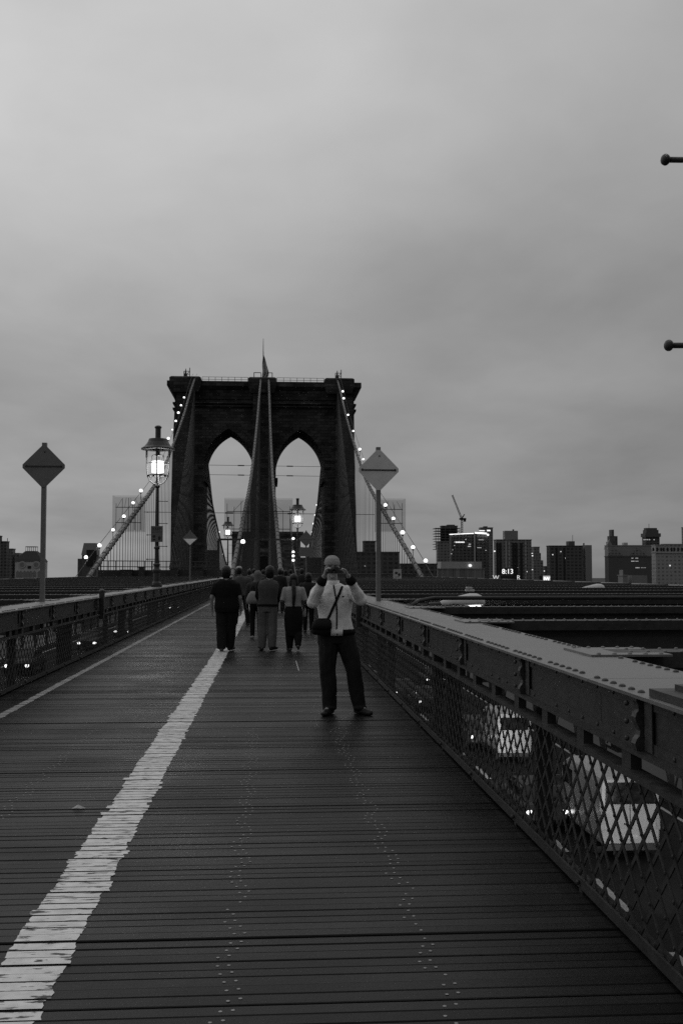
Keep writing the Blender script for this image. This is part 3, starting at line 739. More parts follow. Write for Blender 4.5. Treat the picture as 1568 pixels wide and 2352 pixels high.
# necklace lamps strung along the outer cables
nb = thing('necklace_lamp', '', 'lamp', (0, 0, 0), 'necklace lamps along the cables')
m = MB(); m.ell((0, 0, 0), .2, 14, 10); m.build('bulb', BULBS, nb, smooth=True)
m = MB(); m.cyl((0, 0, -.32), (0, 0, -.13), .10, .13, 8); m.cyl((0, 0, -1.0), (0, 0, -.32), .035, n=6); m.build('socket_stem', IRON, nb)
def nearest(fn, ya, yb, px, py):
    best = None
    for i in range(401):
        y = ya + (yb - ya) * i / 400; q = proj(fn(y) + Vector((0, 0, 1.0))); d = (q[0] - px) ** 2 + (q[1] - py) ** 2
        if best is None or d < best[0]: best = (d, y)
    return best[1]
first = True
def lamps(pix, fn, ya, yb, where, sc_=1.0):
    global first
    for i, (px, py) in enumerate(pix):
        y = nearest(fn, ya, yb, px, py); p = P(px, py, y)
        lab = 'glowing round lamp on %s, %s from top' % (where, ORD[i])
        if first: nb.location = p; nb['label'] = lab; first = False; nb.scale = (sc_,) * 3
        else: dup(nb, p, lab, scale=sc_ * random.choice((.72, .9, 1.0, 1.2)))
lamps([(423, 913), (416, 931), (410, 948), (404, 967), (396, 987), (387, 1007), (324, 1127), (306, 1155), (285, 1186), (260, 1217), (229, 1253), (198, 1280)], lambda y: cable_pt(0, y), 88, 236, 'the outer cable by the tall lantern')
lamps([(787, 899), (789, 915), (799, 953), (811, 990), (826, 1032), (834, 1055), (885, 1160), (903, 1191), (924, 1223), (948, 1257), (977, 1288)], lambda y: cable_pt(3, y), 88, 236, 'the outer cable behind the pale-backed diamond sign')
lamps([(482, 1137), (487, 1161), (491, 1183), (504, 1222), (513, 1273)], lambda y: cable_pt2(0, y), 260, 470, 'the cable inside the left arch', 1.3)
lamps([(738, 1111), (733, 1137), (728, 1160), (724, 1183), (720, 1203), (716, 1222), (708, 1272)], lambda y: cable_pt2(3, y), 260, 470, 'the cable inside the right arch', 1.3)

# mesh-wrapped painters' scaffolds hung round the cables
NET = seethru('debris_netting', .07, .2, False)
def netbox(px0, px1, py0, py1, y, lab):
    a, b_ = P(px0, py1, y), P(px1, py0, y); w, h, d = b_.x - a.x, b_.z - a.z, 3.0
    t = thing('netted_scaffold', lab, 'scaffold', ((a.x + b_.x) / 2, y, a.z), 'netted scaffolds round the cables')
    m = MB()
    for (p, q) in (((-w / 2, 0), (w / 2, 0)), ((w / 2, 0), (w / 2, d)), ((w / 2, d), (-w / 2, d)), ((-w / 2, d), (-w / 2, 0))):
        m.add([(p[0], p[1], 0), (q[0], q[1], 0), (q[0], q[1], h), (p[0], p[1], h)], [(0, 1, 2, 3)])
    m.build('debris_net', NET, t)
    m = MB(); nx = max(3, int(w / .9))
    for i in range(nx + 1):
        x = -w / 2 + .3 + (w - .6) * i / nx
        m.cyl((x, 1.0, .2), (x, 1.0, h * random.uniform(.7, .98)), .03, n=5)
    for hh in (.25, .68): m.cyl((-w / 2 + .25, .9, h * hh), (w / 2 - .25, .9, h * hh), .045, n=5)
    for i in range(4): x = -w / 2 + w * (i + .5) / 4; m.cyl((x, .9, h * .68), (x * .6, .9, h * (.95 - .1 * random.random())), .02, n=5)
    m.build('scaffold_pole_frame', STEELD, t)
netbox(258, 328, 1138, 1220, 128, 'pale netted scaffold round the outer cable beside the tall lantern')
netbox(515, 672, 1144, 1238, 128, 'wide pale netted scaffold round the middle pair of cables')
netbox(866, 931, 1145, 1220, 128, 'pale netted scaffold round the outer cable behind the pale-backed diamond sign')
# service railing and boxes crossing at the foot of the cable
ga, gb_ = P(216, 1288, 112), P(482, 1290, 112)
t = thing('service_railing', 'thin pipe guard railing across the deck at the foot of the cables', 'railing', (ga.x, 112, .3))
m = MB()
for dz in (0, -.6): m.cyl((ga.x, 112, ga.z + dz), (gb_.x, 112, gb_.z + dz), .05, n=6)
for i in range(17): x = lin(ga.x, gb_.x, i / 16); m.cyl((x, 112, .3), (x, 112, ga.z), .045, n=6)
m.build('pipe_frame', STEELD, t, world=True)
t = thing('service_platform', 'dark steel service platform below the guard railing', 'platform', (-10, 113, .2))
m = MB(); m.bb((-18, 111.5, .2), (XL - .6, 116, 1.75)); m.bb((XR + .7, 111.5, .2), (15.6, 116, 1.35)); m.build('deck', STEELD, t, world=True)
for i, (px, py, w, h) in enumerate(((453, 1303, 1.3, .02), (290, 1300, 1.1, -.05), (325, 1297, .6, .25), (400, 1299, .8, .1))):
    p = P(px, py, 110.5)
    t = thing('equipment_box', ['low dark equipment box nearest the tower foot', 'low dark equipment box nearest the cable end', 'tall narrow equipment box by the guard railing', 'squat equipment box beside the tall lantern post'][i], 'box', (p.x, 110.5, 1.75 if i else 1.76), 'equipment boxes by the guard railing')
    m = MB(); m.bb((-w / 2, 0, -.9), (w / 2, .9, h)); m.build('case', STEELD, t); m = MB(); m.bb((-w / 2 - .06, -.06, h + .001), (w / 2 + .06, .96, h + .09)); m.build('lid', STEEL, t)

# ================================================================== GANTRY across the promenade
gy = 79.0
a, b_ = P(502, 1239, gy), P(672, 1240, gy)
t = thing('gantry_frame', 'dark pipe gantry spanning the promenade above the walkers', 'gantry', (XC, gy, 0))
m = MB(); m.bb((a.x - .05, gy - .06, a.z - .07), (b_.x + .05, gy + .06, a.z + .07)); m.build('crossbar', IRON, t, world=True)
for x in (a.x, b_.x):
    m = MB(); m.bb((x - .08, gy - .0599, 0), (x + .08, gy + .0599, a.z - .071)); m.build('post', IRON, t, world=True)
for i, py in enumerate((1237, 1268, 1277, 1287)):
    dup(nb, P(673.5, py, gy - .25), 'small glowing lamp on the gantry post, %s from the top' % ORD[i], 'lamps on the gantry post', scale=.5)
dup(nb, P(558, 1244, 70), 'single bright lamp hanging under the gantry crossbar', 'lamp on the gantry', scale=.75)

# ================================================================== LANTERNS
LGL = seethru('lantern_glass', .75, .012)
def lantern_proto(label):
    t = thing('street_lamp', label, 'street lamp', (0, 0, 0), 'lanterns along the promenade')
    m = MB()   # post with moulded base
    m.bb((-.17, -.17, 0), (.17, .17, .10)); m.lathe([(.155, .101), (.15, .16), (.115, .22), (.11, .5), (.135, .54), (.14, .6), (.10, .66), (.085, .72), (.115, .75), (.12, .80), (.085, .84), (.078, 1.0), (.07, 1.3), (.10, 1.33), (.10, 1.38), (.068, 1.42), (.06, 2.6), (.052, 3.4), (.075, 3.43), (.08, 3.48), (.05, 3.53)], n=14)
    m.build('post', IRON, t, smooth=False)
    for i, (h, sg) in enumerate(((2.95, 1), (2.58, -1), (2.19, 1), (1.80, -1), (1.41, 1), (.97, -1))):
        m = MB(); m.cyl((sg * .05, 0, h), (sg * .33, 0, h - .004), .012, n=8); m.ell((sg * .335, 0, h - .004), (.02, .024, .024), 10, 8); m.build('climbing_peg', IRON, t, smooth=True)
    m = MB()   # U-shaped yokes holding the bowl, and the roof struts
    for k in range(4):
        a = math.pi / 4 * 0 + k * math.pi / 2; c, s = math.cos(a), math.sin(a)
        pts = [(.04, 3.52), (.17, 3.56), (.28, 3.67), (.345, 3.84), (.375, 4.1), (.38, 4.72)]
        m.tube([(r * c, r * s, z) for r, z in pts], .02, 7)
        m.tube([(.38 * c, .38 * s, 4.45), (.38 * c, .38 * s, 4.73)], .036, 7)
    for k in range(10): a = k * math.pi / 5; m.ell((.335 * math.cos(a), .335 * math.sin(a), 3.80), .035, 7, 5)
    m.tube([(.345 * math.cos(k * math.pi / 12), .345 * math.sin(k * math.pi / 12), 3.83) for k in range(25)], .02, 6, cap=False)
    m.tube([(.38 * math.cos(k * math.pi / 12), .38 * math.sin(k * math.pi / 12), 4.24) for k in range(25)], .012, 6, cap=False)
    m.cyl((0, 0, 4.5), (0, 0, 4.8), .05, n=8); m.lathe([(.20, 4.505), (.205, 4.525), (.06, 4.56)], n=14)
    for k in range(2): m.cyl(((k * 2 - 1) * .195, 0, 4.33), ((k * 2 - 1) * .195, 0, 4.51), .016, n=6)
    m.build('lamp_cage', IRON, t)
    m = MB()   # flared roof with chimney
    m.lathe([(.57, 4.72), (.575, 4.76), (.45, 4.84), (.35, 4.98), (.31, 5.09), (.105, 5.105), (.095, 5.13), (.095, 5.45), (.12, 5.47), (.12, 5.51), (.07, 5.55)], n=20); m.build('roof_cap', IRON, t)
    m = MB(); m.lathe([(.15, 3.92), (.20, 3.93), (.208, 4.12), (.20, 4.32), (.14, 4.33)], n=18); m.build('glowing_lens', LENS, t, smooth=True)
    m = MB(); m.lathe([(.06, 3.56), (.19, 3.60), (.29, 3.70), (.335, 3.86), (.345, 4.3), (.33, 4.45)], n=22); m.f = m.f[:-2]; m.mi = m.mi[:-2]; m.build('glass_bowl', LGL, t, smooth=True)
    return t
lp = P(360, 1345, 36)
LA = lantern_proto('tall lit lantern whose post carries the small notice board')
LA.location = (lp.x, 36, 1.06)
p = P(683, 1312, 71.5); dup(LA, (p.x, 71.5, 1.07), 'second lit lantern, in front of the right arch of the tower')
p = P(523, 1312, 96.5); dup(LA, (p.x, 96.5, 1.07), 'smallest lit lantern, in front of the left arch of the tower')
nearL = dup(LA, (1.965, 4.15, 1.066), 'nearest lantern post, only two of its climbing pegs reaching into view', rz=0)
for c_ in kids(nearL):
    if not c_.name.startswith('climbing_peg'): continue
    h_ = c_.data.vertices[0].co.z
    if h_ < 1.3: bpy.data.objects.remove(c_); continue
    c_.location.z -= .315
# its base block on the girder
m = MB(); m.bb((1.615, 3.9, 1.0865), (2.3, 4.40, 1.12)); m.bb((1.70, 3.97, 1.1203), (2.25, 4.33, 1.145)); m.build('base_plate', STEEL, nearL, world=True)
# notice on the tall lantern post
sp_ = P(360.5, 1226.5, 35.8)
t = thing('notice_sign', 'small pale notice board reading KEEP fixed to the tall lantern post', 'sign', sp_)
m = MB(); m.bb((-.20, -.012, -.27), (.20, .012, .27)); m.build('board', mat('notice_face', .17, .5, vary=.1), t)
DK = mat('sign_ink', .03, .6)
text_mesh('lettering', 'KEEP', .135, DK, t, (0, -.0135, .17))
m = MB(); m.bb((-.17, -.0165, .065), (.17, -.0125, .075)); m.ell((-.09, -.013, -.08), (.055, .003, .05), 10, 6); m.ell((.09, -.013, -.14), (.045, .003, .075), 10, 6); m.ell((-.09, -.013, -.19), (.05, .003, .03), 10, 6); m.build('pictogram', DK, t)

# ================================================================== DIAMOND SIGNS
def diamond_sign(px, pytop, y, sm, label, half, extra=None, base_z=1.07, tilt=0, lower=False):
    p = P(px, pytop + 50 * 18.7 / y, y)
    t = thing('diamond_sign', label, 'sign', (p.x, y, base_z), 'diamond signs seen from behind', rz=tilt)
    zc = p.z - base_z
    m = MB(); m.cyl((0, .02, 0), (0, .02, zc + half + .055), .056 if y < 30 else .045, n=4); m.build('pole', GALV, t)
    m = MB(); c = .05
    out = [(-half, -c * .6), (-c * .7, -half), (c * .7, -half), (half, -c * .6), (half, c * .6), (c * .7, half), (-c * .7, half), (-half, c * .6)]
    m.prism([(u, w + zc) for u, w in out], -.035, -.027); pan = m.build('panel', sm, t)
    m = MB(); m.bb((-half * .86, -.046, zc - .012), (half * .86, -.0352, zc + .012))
    for u in (-half * .82, half * .82): m.ell((u, -.045, zc + .004), (.022, .012, .022), 8, 5)
    m.ell((.015, -.037, zc + half * .7), (.016, .006, .016), 8, 5); m.build('back_strut', IRON if y < 30 else GALV, t)
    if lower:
        m = MB(); m.add([(-half * .9, -.05, zc - .02), (half * .9, -.05, zc - .02), (0, -.16, zc - half * .93), (-half * .9, -.042, zc - .02), (half * .9, -.042, zc - .02), (0, -.152, zc - half * .93)], [(0, 1, 2), (3, 5, 4), (0, 3, 4, 1), (1, 4, 5, 2), (2, 5, 3, 0)]); m.build('catchlight_sheet', mat('catchlight_aluminium', .8, .3, metal=.3), t)  # pale bent sheet imitates light falling on the lower half
    if extra: 
        m = MB(); m.bb((-.37, -.05, zc - half - .52), (.37, -.036, zc - half - .06)); m.build('supplementary_plate', SIGNBACK2, t)
    return t
diamond_sign(102, 1021.5, 18.7, SIGNBACK2, 'diamond sign with a dark back standing clear against the sky', .367)
diamond_sign(868.5, 1030, 18.7, SIGNBACK, 'diamond sign with a pale back in front of the sloping cable', .363, tilt=R(3))
diamond_sign(437, 1219, 53, SIGNBACK2, 'small distant diamond sign with its lower half catching light', .37, lower=True)
diamond_sign(703, 1220, 53, SIGNBACK2, 'small distant diamond sign with a rectangular plate under it', .37, extra=True)
p = P(912, 1318, 60)
t = thing('information_sign', 'small square pale sign with dark blotches on a short post over the roadway', 'sign', (p.x, 60, 1.1))
m = MB(); m.bb((-.24, -.01, p.z - 1.1 - .27), (.24, .01, p.z - 1.1 + .27)); m.build('board', mat('sign_white', .5, .5), t)
m = MB(); m.ell((-.06, -.012, p.z - 1.1 + .05), (.09, .004, .07), 8, 5); m.ell((.1, -.012, p.z - 1.1 - .05), (.07, .004, .09), 8, 5); m.bb((-.16, -.014, p.z - 1.1 - .2), (.14, -.0105, p.z - 1.1 - .16)); m.build('marking', DK, t)
m = MB(); m.cyl((0, .02, -.3), (0, .02, p.z - 1.1 - .1), .03); m.build('post', GALV, t)

# ================================================================== COBRA-HEAD ROAD LAMPS
def cobra(loc, s, label, lit=True, power=0, al=1.0):
    t = thing('road_lamp', label, 'street lamp', loc, 'cobra-head road lamps')
    m = MB()   # head: sections along local x (s outward)
    rs = [(-.42, .05, .05), (-.36, .06, .066), (-.2, .095, .085), (0, .145, .12), (.12, .165, .14), (.24, .16, .138), (.33, .12, .105), (.375, .06, .06), (.388, .02, .02)]
    vs = []; n = 14
    for (x, w, h) in rs:
        for j in range(n):
            a = 2 * math.pi * j / n; zz = math.sin(a) * h * 1.35; zz = zz if zz > 0 else zz * .18
            vs.append((s * x, math.cos(a) * w, zz + .02 * (x > -.3)))
    m.add(vs, [(i * n + j, i * n + (j + 1) % n, (i + 1) * n + (j + 1) % n, (i + 1) * n + j) for i in range(len(rs) - 1) for j in range(n)] + [tuple(range(n)), tuple((len(rs) - 1) * n + j for j in range(n))])
    m.build('housing', mat('lamp_housing', .7, .5, vary=.12), t, smooth=True)
    m = MB(); m.ell((s * .2, 0, -.062), (.15, .125, .062), 14, 8); m.build('lens', emit('road_lamp_glow', 12) if lit else GLASSW, t, smooth=True)
    m = MB(); m.tube([(-s * .4, 0, 0), (-s * .62, 0, -.005)], .055, 10); m.tube([(-s * .6, 0, -.01), (-s * (.6 + .4 * al), 0, -.01), (-s * (.6 + .7 * al), 0, -.06), (-s * (.6 + .95 * al), 0, -.2)], .032, 8); m.build('arm', IRON, t, smooth=True)
    if power:
        ld = bpy.data.lights.new('road_lamp_light', 'SPOT'); ld.energy = power; ld.spot_size = R(150); ld.spot_blend = .6; ld.shadow_soft_size = .12
        lo = bpy.data.objects.new('road_lamp_light', ld); COL.objects.link(lo); lo.parent = t; lo.location = (s * .2, 0, -.14); lo.rotation_euler = (0, 0, 0)
    return t
p = P(1064, 1389, 18.6); cobra((p.x, 18.6, p.z), 1, 'lit pale cobra-head road lamp reaching out over the cars', True, 25)
p = P(38, 1408, 20); cobra((p.x, 20, p.z), -1, 'unlit pale cobra-head road lamp below the dark-backed diamond sign', False, 0, .3)
p = P(1362, 1355, 34); c_ = cobra((p.x, 34, p.z), 1, 'distant pale road lamp head below the square skyline gap', False)
# pale conduit elbow on the girder by the sign
t = thing('conduit_pipe', 'pale bent conduit pipe leaving the girder beside the pale-backed sign', 'pipe', (2.3, 17.6, 1.0))
m = MB(); m.tube([(2.25, 17.0, 1.02), (2.5, 17.6, 1.12), (2.8, 17.8, 1.16), (6.5, 17.9, 1.16), (15.5, 18.0, 1.14)], .035, 8); m.build('pipe', STEEL, t, world=True, smooth=True)
p = P(1078, 1353, 27); t = thing('junction_box', 'tiny white junction box on a cross beam above the lit road lamp', 'box', (p.x, 27, 1.1))
m = MB(); m.bb((-.11, -.1, 0), (.11, .1, .045)); m.bb((-.09, -.1, .07), (.05, .1, .11)); m.bb((-.05, -.02, .0451), (.05, .02, .0699)); m.build('case', mat('white_box', .7, .5), t)

# ================================================================== VEHICLES
WHITE = mat('white_car_paint', .42, .25, vary=.05, spec=.5, rvary=.05)
DARKP = mat('dark_car_paint', .02, .5, vary=.1, rvary=.05, spec=.25); SILV = mat('silver_car_paint', .045, .5, vary=.05, spec=.3)
CHR = mat('bright_trim', .5, .2, metal=.8); BLKPL = mat('black_plastic', .02, .5)
def wheel(t, x, y, r=.33, w=.22):
    m = MB(); sg = 1 if x > 0 else -1
    m.lathe([(r * .6, -w / 2), (r * .93, -w / 2), (r, -w * .3), (r, w * .3), (r * .93, w / 2), (r * .6, w / 2)], (x, y, r), 20, 'x'); q = m.build('wheel', TYRE, t)
    m = MB(); m.lathe([(r * .58, -w * .42), (r * .6, w * .42), (r * .2, w * .46)], (x, y, r), 14, 'x'); m.build('rim', CHR, q)
def body_loft(secs, n=20, pw=5):
    """secs: (y, zc, half width, half height)"""
    m = MB(); vs = []
    for (y, zc, a, b) in secs:
        for j in range(n):
            t = 2 * math.pi * (j + .5) / n; ct, st = math.cos(t), math.sin(t)
            vs.append((a * math.copysign(abs(ct) ** (2 / pw), ct), y, zc + b * math.copysign(abs(st) ** (2 / pw), st)))
    k = len(secs)
    m.add(vs, [(i * n + j, i * n + (j + 1) % n, (i + 1) * n + (j + 1) % n, (i + 1) * n + j) for i in range(k - 1) for j in range(n)] + [tuple(range(n)), tuple((k - 1) * n + j for j in range(n))]); return m
def van(label, loc, paint=WHITE, sc_=1.0):       # tail towards -y
    t = thing('delivery_van', label, 'van', loc, 'white vans on the roadway')
    m = body_loft([(-2.55, 1.5, .90, 1.02), (-2.5, 1.5, .96, 1.10), (1.2, 1.5, .97, 1.12), (1.7, 1.42, .95, 1.02), (2.2, 1.02, .93, .62), (2.9, .85, .9, .46), (3.05, .8, .8, .36)], 28, 9)
    m.build('body', paint, t)
    m = MB(); m.add([(-.80, -2.575, 1.74), (.80, -2.575, 1.74), (.76, -2.565, 2.42), (-.76, -2.565, 2.42), (-.80, -2.55, 1.74), (.80, -2.55, 1.74), (.76, -2.53, 2.42), (-.76, -2.53, 2.42)], [(0, 1, 2, 3), (4, 5, 6, 7), (0, 1, 5, 4), (1, 2, 6, 5), (2, 3, 7, 6), (3, 0, 4, 7)]); m.build('rear_window', GLASSW, t)
    for sg in (-1, 1): m = MB(); m.bb((sg * .962, .5, 1.7), (sg * .982, 1.6, 2.25)); m.build('side_window', GLASSW, t)
    m = MB(); m.bb((-.92, -2.72, .34), (.92, -2.5, .52)); m.build('bumper', BLKPL, t)
    for sg in (-1, 1):
        m = MB(); m.bb((sg * .83, -2.60, .95), (sg * .955, -2.44, 1.5)); m.build('taillight', mat('tail_lens', .35, .2), t)
        wheel(t, sg * .85, -1.7); wheel(t, sg * .85, 2.0)
        m = MB(); m.bb((sg * 1.0, 1.7, 1.5), (sg * 1.2, 1.82, 1.85)); m.cyl((sg * .93, 1.78, 1.6), (sg * 1.05, 1.78, 1.65), .03); m.build('mirror', BLKPL, t)
    m = MB(); m.bb((-.008, -2.585, .58), (.008, -2.53, 1.73)); m.bb((-.2, -2.585, 1.1), (-.06, -2.545, 1.14)); m.build('door_seam', BLKPL, t)
    m = MB(); m.bb((-.24, -2.59, .66), (.24, -2.55, .80)); m.build('number_plate', mat('plate_pale', .5, .5), t)
    return t
vp = G(1451, 1978, RZR); vp0 = vp
V1 = van('nearest white delivery van seen from behind through the lattice', (vp.x, vp.y + 2.7, RZR + .001))
vp = G(1182, 1752, RZR); dup(V1, (vp.x, vp.y + 2.2, RZR + .001), 'farther white delivery van seen from behind through the lattice', scale=(.84, .84, .88))
def car(label, loc, paint, heading=1, lights=True):
    t = thing('parked_car', label, 'car', loc, 'cars on the roadways', rz=0 if heading > 0 else math.pi)
    t.name = 'car'
    m = body_loft([(-2.25, .62, .72, .2), (-2.15, .64, .82, .3), (-1.5, .66, .87, .34), (1.2, .66, .88, .34), (1.9, .6, .84, .28), (2.2, .55, .7, .2)], 24, 5); b = m.build('body', paint, t, smooth=False)
    m = body_loft([(-1.75, .99, .68, .02), (-1.1, 1.15, .70, .24), (-.2, 1.2, .70, .28), (.5, 1.16, .69, .25), (1.15, .99, .68, .02)], 20, 5); m.build('cabin', GLASSW, t)
    m = body_loft([(-1.05, 1.40, .60, .035), (-.2, 1.46, .62, .035), (.45, 1.42, .60, .03)], 16, 5); m.build('roof', paint, t)
    for sg in (-1, 1):
        wheel(t, sg * .78, -1.4, .31, .2); wheel(t, sg * .78, 1.4, .31, .2)
        m = MB(); m.ell((sg * .60, 2.19, .60), (.15, .07, .09), 12, 8); m.build('headlight', HEADL if heading < 0 else CHR, t, smooth=True)
        m = MB(); m.ell((sg * .62, -2.24, .70), (.12, .05, .08), 10, 6); m.build('taillight', TAILL, t, smooth=True)
    return t
def headl(px, py, z): return G(px, py, z)
p = G(40, 1527, RZL + .66)
C1 = car('oncoming car with bright headlights, largest through the far lattice', (p.x, p.y + 2.1, RZL + .001), DARKP, -1)
for (px, py, lab) in ((281, 1449, 'oncoming car with headlights small and close together, mid lattice'), (200, 1475, 'second oncoming car behind the lattice, headlights dim'), (400, 1395, 'distant oncoming car high behind the lattice near the tall lantern')):
    p = G(px, py, RZL + .66); dup(C1, (p.x, p.y + 2.1, RZL + .001), lab)
p = G(985, 1610, RZR + .74)
C2 = car('silver car ahead of the vans with glowing tail lights', (p.x, p.y + 2.2, RZR + .001), SILV, 1)
for (px, py, lab, gx) in ((1110, 1690, 'second silver car in the lane beside the farther van', 0), (1000, 1560, 'small distant car with glowing tail lights', 0), (1255, 1862, 'silver car half hidden by the lattice beside the nearest van', 0), (930, 1590, 'silver car close under the girder behind the man in white', 0)):
    p = G(px, py, RZR + .74); Cc = dup(C2, (p.x, p.y + 2.2, RZR + .001), lab)
    if px == 1255: Cbeam = Cc

# unseen headlight spots added to brighten the vans' tails
def beams(c, power):
    for sg in (-1, 1):
        ld = bpy.data.lights.new('added_headlight_beam', 'SPOT'); ld.energy = power; ld.spot_size = R(50); ld.spot_blend = .8; ld.shadow_soft_size = .08
        lo = bpy.data.objects.new('added_headlight_beam', ld); COL.objects.link(lo); lo.parent = c; lo.location = (sg * .62, 2.22, .68); lo.rotation_euler = (R(93), 0, 0)
C3 = dup(C2, (vp0.x - .2, vp0.y - 9.5, RZR + .001), 'unseen car added behind the nearest van, its headlights brightening the van tail'); beams(C3, 800)  # car added out of view to throw light on the van
beams(Cbeam, 2200)  # spots added to this car to brighten the farther van
# ================================================================== SKYLINE
GLOW = emit('lit_window_glow', 1.0); GLOW2 = emit('dim_window_glow', .35); STRIP = emit('light_strip_glow', 4)
def bldg(name, px0, px1, pyt, y, label, m, depth=12, zb_=-45, rz=0, lit=(), strips=(), cat='building', roof=None, lm=GLOW):
    if px0 > 620: px0 += (px0 - 620) * depth / y
    if px1 < 620: px1 -= (620 - px1) * depth / y
    a, b_ = P(px0, pyt, y), P(px1, pyt, y); w = b_.x - a.x; h = a.z - zb_
    t = thing(name, label, cat, ((a.x + b_.x) / 2, y, zb_))
    q = MB(); q.bb((-w / 2, 0, 0), (w / 2, depth, h)); q.build('wall', m, t)
    q = MB(); q.bb((-w / 2 - .4, -.4, h + .01), (w / 2 + .4, depth + .4, h + 1.0)); q.build('parapet', roof or m, t)
    def loc(px, py): p = P(px, py, y - .2); return p.x - t.location.x, p.z - zb_
    for (lx, ly, lw, lh) in lit:
        x, z = loc(lx, ly); k = y / F; q = MB(); q.bb((x - lw * k / 2, -.35, z - lh * k / 2), (x + lw * k / 2, -.02, z + lh * k / 2)); q.build('lit_window', lm, t)
    return t, w, h, loc
def part(t, m, name, px0, px1, py0, py1, y, d0=-.6, d1=.5, zb_=-45):
    if px0 > 620 and d1 > 5: px0 += (px0 - 620) * min(d1, 12) / y
    a, b_ = P(px0, py1, y), P(px1, py0, y); q = MB(); q.bb((a.x - t.location.x, d0, a.z - zb_), (b_.x - t.location.x, d1, b_.z - zb_)); return q.build(name, m, t)
FC_D = facade_mat('dark_facade', .11, .03, 4.2, 3.4, .5); FC_M = facade_mat('grey_facade', .22, .07, 4.0, 3.4, .5); FC_L = facade_mat('pale_facade', .38, .13, 4.5, 4.0, .6)
FC_C = facade_mat('concrete_frame', .14, .05, 5.0, 3.2, .4); BAL = mat('balcony_dark', .02, .9); PLAINM = mat('plain_facade', .24, .9, vary=.1, scale=.1); PLAIND = mat('plain_dark_facade', .10, .9, vary=.15, scale=.1); PLAINL = mat('plain_pale_facade', .42, .9, vary=.15, scale=.1)
# construction tower and crane
yb = 1150
t, w, h, lc = bldg('construction_tower', 1010, 1050, 1209, yb + 120, 'unfinished concrete tower under the crane, its top floors open', FC_C)
m = MB()
for i in range(9):
    a, b_ = P(999 + (i % 2) * 1.5, 1214 + i * 6, yb + 118), P(1056, 1214 + i * 6, yb + 118); m.bb((a.x - t.location.x, -4, a.z + 45), (b_.x - t.location.x, 20, a.z + 45.6))
for px in (1000, 1006, 1012, 1022, 1034, 1046, 1055):
    a, b_ = P(px, 1262, yb + 118), P(px, 1212, yb + 118); m.bb((a.x - t.location.x - .3, -3.5, a.z + 45), (a.x - t.location.x + .3, -2.9, b_.z + 45))
m.build('open_floor_frame', PLAIND, t); part(t, PLAIND, 'core_block', 1024, 1044, 1205, 1209, yb + 120, 0, 10)
bldg('low_annex', 1001, 1031, 1245, yb + 60, 'grey ribbed block at the foot of the unfinished tower', FC_M)
pc = P(1060, 1200, yb + 100); t = thing('tower_crane', 'tower crane with a raised lattice jib above the skyline', 'crane', (pc.x, yb + 100, -45))
cx_ = lambda px, py: P(px, py, yb + 100) - t.location
def lattice(m, a, b_, w, r, n):
    a, b_ = Vector(a), Vector(b_); d = (b_ - a).normalized(); u = d.cross(Vector((0, 1, 0))).normalized(); v = Vector((0, 1, 0)); cs = [u * w + v * w, u * w - v * w, -u * w - v * w, -u * w + v * w]
    for c in cs: m.cyl(a + c, b_ + c * .7, r, n=4)
    for i in range(n):
        p, q = a.lerp(b_, i / n), a.lerp(b_, (i + 1) / n)
        for k in range(4): m.cyl(p + cs[k], q + cs[(k + 1) % 4], r * .7, n=4)
m = MB(); lattice(m, (0, 0, 0), cx_(1060, 1192), 1.1, .3, 40); m.build('mast', PLAINM, t)
m = MB(); lattice(m, cx_(1059, 1190), cx_(1038, 1137), .8, .25, 18); m.build('jib', PLAINM, t)
m = MB(); a = cx_(1066, 1181); m.tube([cx_(1060, 1192), a], .6, 6); m.tube([cx_(1058, 1190), a], .3, 6); m.build('back_mast', PLAIND, t)
m = MB(); a = cx_(1062, 1192); m.box(a, (8, 3, 2.2)); m.box(a + Vector((2.4, 0, -2)), (2.5, 3, 2.6)); m.build('machinery_deck', BAL, t)
# floodlit-top office block: two faces
t, w, h, lc = bldg('office_block', 1031, 1089, 1228, yb, 'dark office block with a bright light strip along its roof edge', FC_D, lit=[(1044, 1245, 3, 1.6), (1023 + 20, 1253, 2, 1.5), (1031 + 8, 1263, 1.5, 1.5), (1078, 1250, 5, 2), (1077, 1255, 7, 2), (1069, 1239, 2, 2), (1036, 1272, 3, 1.5)], lm=GLOW2)
for k in range(6): part(t, GLOW, 'lit_window', 1046 + k * 3.4, 1048.6 + k * 3.4, 1244, 1246.6, yb, -.5, .1)
for k in range(20):
    q = P(1032.5 + k * 2.8, 1227.4 - k * .12, yb - 1); m = MB(); m.ell(q - t.location, (.5, .3, .5), 8, 6); m.build('roof_light', STRIP, t)
t, w, h, lc = bldg('office_block', 1089.5, 1121, 1224, yb - 4, 'dark office block wing with a sloping bright light band on its roof', FC_D, lit=[(1104, 1240, 12, 1), (1100, 1258, 10, 1.2), (1115, 1264, 4, 1)], lm=GLOW2)
m = MB(); a, b_ = P(1090, 1223.6, yb - 6) - t.location, P(1117, 1225.5, yb - 6) - t.location; m.tube([a, b_], .75, 8); m.ell(b_ + Vector((1.5, 0, -1.4)), 1.0, 8, 6); m.build('light_band', STRIP, t)
t, w, h, lc = bldg('skyline_tower', 1099, 1131, 1213, yb + 200, 'square tower with two lit penthouse windows behind the light band', FC_M, lit=[(1106, 1219, 13, 2.2), (1121.5, 1218.5, 8, 3.2)])
part(t, PLAIND, 'roof_plant', 1108, 1120, 1208.5, 1213, yb + 200, 3, 12)
